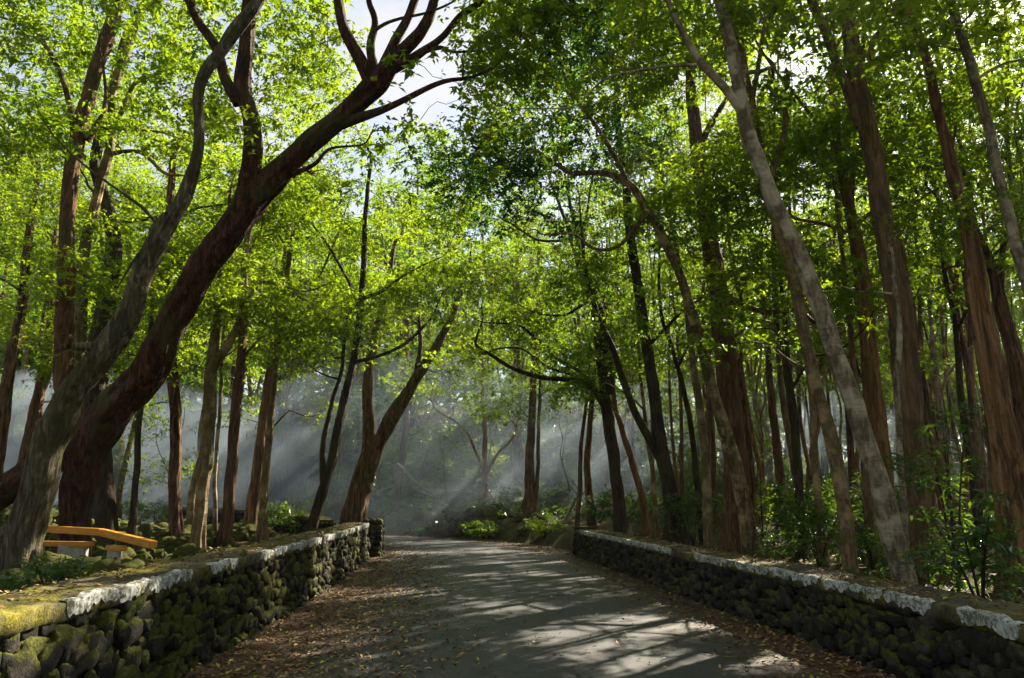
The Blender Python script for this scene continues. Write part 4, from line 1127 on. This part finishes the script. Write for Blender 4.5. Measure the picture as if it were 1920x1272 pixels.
# fallen leaves on the road verges and behind the right wall
def litter(n, seedv, srange, yr, xr, label, L=.075, edge=True):
    rng = np.random.default_rng(seedv)
    x = rng.uniform(*xr, n); y = yr[0] + (yr[1] - yr[0]) * rng.random(n) ** 1.5; s = road_s(x, y)
    if edge:
        a = np.abs(s)
        p = np.where(s < 0, smooth(.3, 2.6, a), smooth(1.7, 3.2, a)) + .035
        m = (rng.random(n) < p) & (a < 3.45)
    else: m = (s > srange[0]) & (s < srange[1])
    x, y, s = x[m], y[m], s[m]
    z = (road_z(s) + .006) if edge else gfun(x, y) + .015
    K = len(x); az = rng.random(K) * 6.28; l = L * rng.uniform(.4, 1.25, K)[:, None]
    tl = rng.normal(0, .22, K)
    d = np.stack([np.cos(az) * np.cos(tl), np.sin(az) * np.cos(tl), np.abs(np.sin(tl))], -1)
    sd = np.stack([-np.sin(az), np.cos(az), np.abs(rng.normal(0, .3, K))], -1)
    b = np.stack([x, y, z], -1)
    v = np.stack([b, b + d * l * .5 + sd * l * .22 + np.array((0, 0, .004)), b + d * l, b + d * l * .5 - sd * l * .2 + np.array((0, 0, .01))], 1).reshape(-1, 3)
    a = Acc(); i = np.arange(K)[:, None] * 4
    a.add(v, None, np.vstack([i + [0, 2, 1], i + [0, 3, 2]]))
    tag(link("fallen_leaves", a.mesh("fallen_leaves", M_LITTER, False)), label, "leaves", kind="stuff")
litter(95000, 41, None, (3, 32), (-6, 5), "dry brown leaves strewn along both verges of the road")
litter(60000, 42, (4.2, 20), (4, 34), (4, 24), "brown leaf litter on the forest floor behind the right wall", .10, False)
litter(16000, 43, (-14, -4.2), (4, 30), (-17, -3.5), "scattered dry leaves on the mossy ground behind the left wall", .08, False)

for wall_, sd_, lab_ in ((WL, 71, "dry leaves lying on the mossy top of the left wall"), (WR, 72, "dry leaves lying along the top of the right wall")):
    rng = np.random.default_rng(sd_); K = 1500
    l = rng.uniform(0, wall_.L[-1], K); u = rng.uniform(.02, wall_.th, K)
    b = wall_.at(l, u, wall_.h + .02) ; b[:, 2] += wall_.wob(l, u)
    az = rng.random(K) * 6.28; L_ = .06 * rng.uniform(.4, 1.3, K)[:, None]
    d = np.stack([np.cos(az), np.sin(az), rng.normal(.1, .15, K)], -1); sd = np.stack([-np.sin(az), np.cos(az), np.abs(rng.normal(0, .3, K))], -1)
    v = np.stack([b, b + d * L_ * .5 + sd * L_ * .24, b + d * L_, b + d * L_ * .5 - sd * L_ * .2 + np.array((0, 0, .01))], 1).reshape(-1, 3)
    a = Acc(); i = np.arange(K)[:, None] * 4; a.add(v, None, np.vstack([i + [0, 2, 1], i + [0, 3, 2]]))
    tag(link("fallen_leaves", a.mesh("fallen_leaves", M_LITTER, False)), lab_, "leaves", kind="stuff")
# ---------------------------------------------------------------- mossy boulders
rk = []
for k in range(4):
    rng = np.random.default_rng(500 + k)
    v, f = ICO4
    ax = np.array((1, .8, .62)) * rng.uniform(.85, 1.15, 3)
    q = np.sign(v) * np.abs(v) ** .85 * (1 + .26 * vnoise(v * 1.5 + k * 7, k)[:, None] + .13 * vnoise(v * 3.6 + k, k + 3)[:, None] + .05 * vnoise(v * 11 + k, k + 5)[:, None]) * ax
    a = Acc(); a.add(q, None, f); rk.append(a.mesh("boulder", M_ROCK))
def rock(x, y, s, label, group, rz, lift=0.15):
    o = link("mossy_boulder", rk[int(rs.integers(4))], None, (x, y, gz(x, y) + s * lift))
    o.rotation_euler = (rs.normal(0, .2), rs.normal(0, .2), rz); o.scale = (s, s, s)
    tag(o, label, "rock", group)
rp_ = []
for (x, y) in scatter(rs, 150, (-16, -7.4), (14.5, 25), .42, lambda x, y: off_road(x, y, 5.5), rp_):
    rock(x, y, rs.uniform(.2, .5), "moss-covered rock in the jumble behind the left wall", "mossy rocks heaped behind the left wall", rs.random() * 6, .3)
for (px_, py_, Y_, s_) in ((85, 1052, 10.3, .40), (130, 1056, 10.2, .42), (180, 1056, 10.1, .40), (232, 1060, 9.9, .40), (285, 1066, 9.7, .36), (40, 1062, 9.4, .34), (100, 1058, 9.6, .26), (150, 1052, 9.7, .24), (205, 1052, 9.4, .24), (250, 1058, 9.1, .24), (300, 1062, 9.0, .2), (130, 1075, 8.8, .3), (220, 1078, 8.5, .22)):
    pq = P(px_, py_, Y_); rock(pq[0], pq[1], s_, "low mossy stone just behind the near left wall", "low mossy stones just behind the left wall", rs.random() * 6, .3)
for (x, y) in scatter(rs, 16, (-7.8, -4.3), (6, 17), .7, lambda x, y: off_road(x, y, 4.6), rp_):
    rock(x, y, rs.uniform(.16, .34), "low mossy stone just behind the near left wall", "low mossy stones just behind the left wall", rs.random() * 6)
for (x, y) in scatter(rs, 14, (-3, 3), (28, 34), .6, lambda x, y: 3.2 < float(road_s(np.array([x]), np.array([y]))[0]) < 5, rp_):
    rock(x, y, rs.uniform(.2, .45), "dark stone at the foot of the bank beyond the bend", "stones at the foot of the far bank", rs.random() * 6)

# ---------------------------------------------------------------- yellow timber bench
def boxm(acc, c, d, rot=0, bev=.012):
    import bmesh
    bm = bmesh.new(); bmesh.ops.create_cube(bm, size=1)
    for vv in bm.verts: vv.co = Vector((vv.co.x * d[0], vv.co.y * d[1], vv.co.z * d[2]))
    bmesh.ops.bevel(bm, geom=list(bm.edges), offset=bev, segments=2, affect='EDGES')
    R = Matrix.Rotation(rot, 3, 'Z'); bmesh.ops.triangulate(bm, faces=list(bm.faces))
    v = np.array([(R @ x.co + Vector(c))[:] for x in bm.verts]); f = np.array([[q.index for q in p.verts] for p in bm.faces]); bm.free()
    acc.add(v, None, f)
corner = P(192, 998, 11.2); lft = P(50, 990, 11.6); rgt = P(288, 1021, 10.0)
eb = empty("timber_bench", (corner[0], corner[1], gz(corner[0], corner[1])), "L-shaped yellow timber bench on pale blocks beside the leaning trees", "bench")
org = np.array(eb.location)
def plank(a, b, dz, th, wd, name):
    a = a + np.array((0, 0, dz)); b = b + np.array((0, 0, dz))
    L = np.linalg.norm((b - a)[:2]); ang = math.atan2(b[1] - a[1], b[0] - a[0])
    ac = Acc(); boxm(ac, (0, 0, 0), (L, wd, th))
    R = Matrix.Rotation(ang, 4, 'Z') @ Matrix.Rotation(-math.atan2(b[2] - a[2], L), 4, 'Y')
    o = link(name, ac.mesh(name, M_TIMBER, False), eb)
    o.matrix_local = Matrix.Translation(Vector((a + b) / 2 - org)) @ R
    return o
plank(lft, corner, 0, .10, .12, "top_plank"); plank(corner + np.array((.02, -.02, 0)), rgt, -.004, .10, .11, "top_plank")
l2 = P(45, 1019, 11.2); c2 = P(172, 1021, 10.9)
plank(l2, c2, 0, .075, .12, "lower_plank"); plank(P(205, 1027, 10.7), P(232, 1029, 10.3), 0, .07, .11, "lower_plank")
for (px, py, Y, wd) in ((70, 1026, 11.05, .16), (138, 1026, 11.0, .42), (217, 1032, 10.65, .2)):
    p = P(px, py, Y); g = gz(p[0], p[1])
    ac = Acc(); h = max(.12, p[2] + .05 - g); boxm(ac, (p[0] - org[0], p[1] - org[1], g + h / 2 - .02 - org[2]), (wd, .11, h + .04), 0, .02)
    link("support_block", ac.mesh("support_block", M_CONC, False), eb)

# ---------------------------------------------------------------- fallen branches on the bank
for k, (pa, pb, Y, r) in enumerate([((700, 925), (860, 905), 37, .07), ((745, 870), (830, 965), 36, .06), ((860, 960), (985, 925), 35, .07), ((770, 915), (950, 945), 34.5, .05), ((1050, 990), (1110, 900), 27, .06), ((800, 880), (900, 870), 40, .06)]):
    a, b = P(*pa, Y), P(*pb, Y - 1)
    a[2] = max(a[2], gz(a[0], a[1]) + .1); b[2] = max(b[2], gz(b[0], b[1]) + .1)
    rng = np.random.default_rng(60 + k)
    q = np.linspace(0, 1, 6)[:, None]; pts = a + (b - a) * q; pts[1:-1] += rng.normal(0, .14, (4, 3))
    ac = Acc(); c = catmull(pts, 24); tube(ac, c, np.linspace(r, r * .35, 24), 8, .12, k)
    for m in range(4):
        j = int(rng.integers(5, 20)); d = rng.normal(0, .5, 3); d[2] = abs(d[2])
        tube(ac, catmull(np.array([c[j], c[j] + d * .6 + rng.normal(0, .08, 3), c[j] + d * 1.3]), 8), np.linspace(r * .45, .008, 8), 5)
    lab = ["bare branch lying across the top left of the bank", "bare branch sloping down the left of the bank", "fallen branch lying low in front of the reddish tree on the bank",
           "long thin branch lying along the foot of the bank", "bare leaning branch left of the right wall's far end", "short dead branch high on the smoky bank"][k]
    tag(link("fallen_branch", ac.mesh("fallen_branch", M_TWIG)), lab, "branch")

# ---------------------------------------------------------------- air: haze and smoke
def volume_mat(name, dens, col, aniso, wisp=False):
    b = NB(name)
    v = b.n("ShaderNodeVolumePrincipled")
    v.inputs["Color"].default_value = (*col, 1); v.inputs["Density"].default_value = dens; v.inputs["Anisotropy"].default_value = aniso
    if wisp:
        tc = b.n("ShaderNodeTexCoord").outputs["Object"]
        n = b.noise(tc, .34, 4, .6, 1.2)
        f = b.n("ShaderNodeMapRange"); b.l(n, f.inputs[0])
        for k, q in ((1, .38), (2, .66), (3, dens * .12), (4, dens * 2.2)): f.inputs[k].default_value = q
        b.l(f.outputs[0], v.inputs["Density"])
    b.l(v.outputs[0], b.out.inputs["Volume"])
    return b.m
def box_obj(name, lo, hi, mat):
    lo, hi = np.array(lo, float), np.array(hi, float)
    v = np.array([(x, y, z) for x in (0, 1) for y in (0, 1) for z in (0, 1)], float) * (hi - lo) + lo
    q = [(0, 1, 3, 2), (4, 6, 7, 5), (0, 4, 5, 1), (2, 3, 7, 6), (0, 2, 6, 4), (1, 5, 7, 3)]
    a = Acc(); a.add(v, q)
    return link(name, a.mesh(name, mat, False))
M_HAZE = volume_mat("haze_air", .00045, (.85, .92, 1.0), .35)
tag(box_obj("haze", (-185, -60, -1.3), (185, 185, 48), M_HAZE), None, "haze", kind="stuff")
M_SMOKE = volume_mat("smoke_air", .024, (.68, .84, 1.0), .45, True)
M_SMOKE2 = volume_mat("smoke_dense", .085, (.68, .84, 1.0), .4, True)
def puff(c, r, seed, mat, label):
    v, f = ICO4
    q = v * (1 + .16 * vnoise(v * 1.4, seed)[:, None] + .07 * vnoise(v * 4, seed + 2)[:, None]) * np.array(r) + np.array(c)
    a = Acc(); a.add(q, None, f)
    tag(link("smoke", a.mesh("smoke", mat)), label, "smoke", kind="stuff")
puff((-17, 31, 3.2), (9, 5.5, 3.6), 1, M_SMOKE2, "blue-white smoke drifting behind the mossy rocks on the left")
puff((-4, 34, 3.2), (10, 6.5, 4.8), 4, M_SMOKE, "thin smoke with slanting sunbeams over the bend")
puff((10, 36, 2.6), (11, 8, 4.6), 8, M_SMOKE, "thin smoke among the trunks right of the bend")
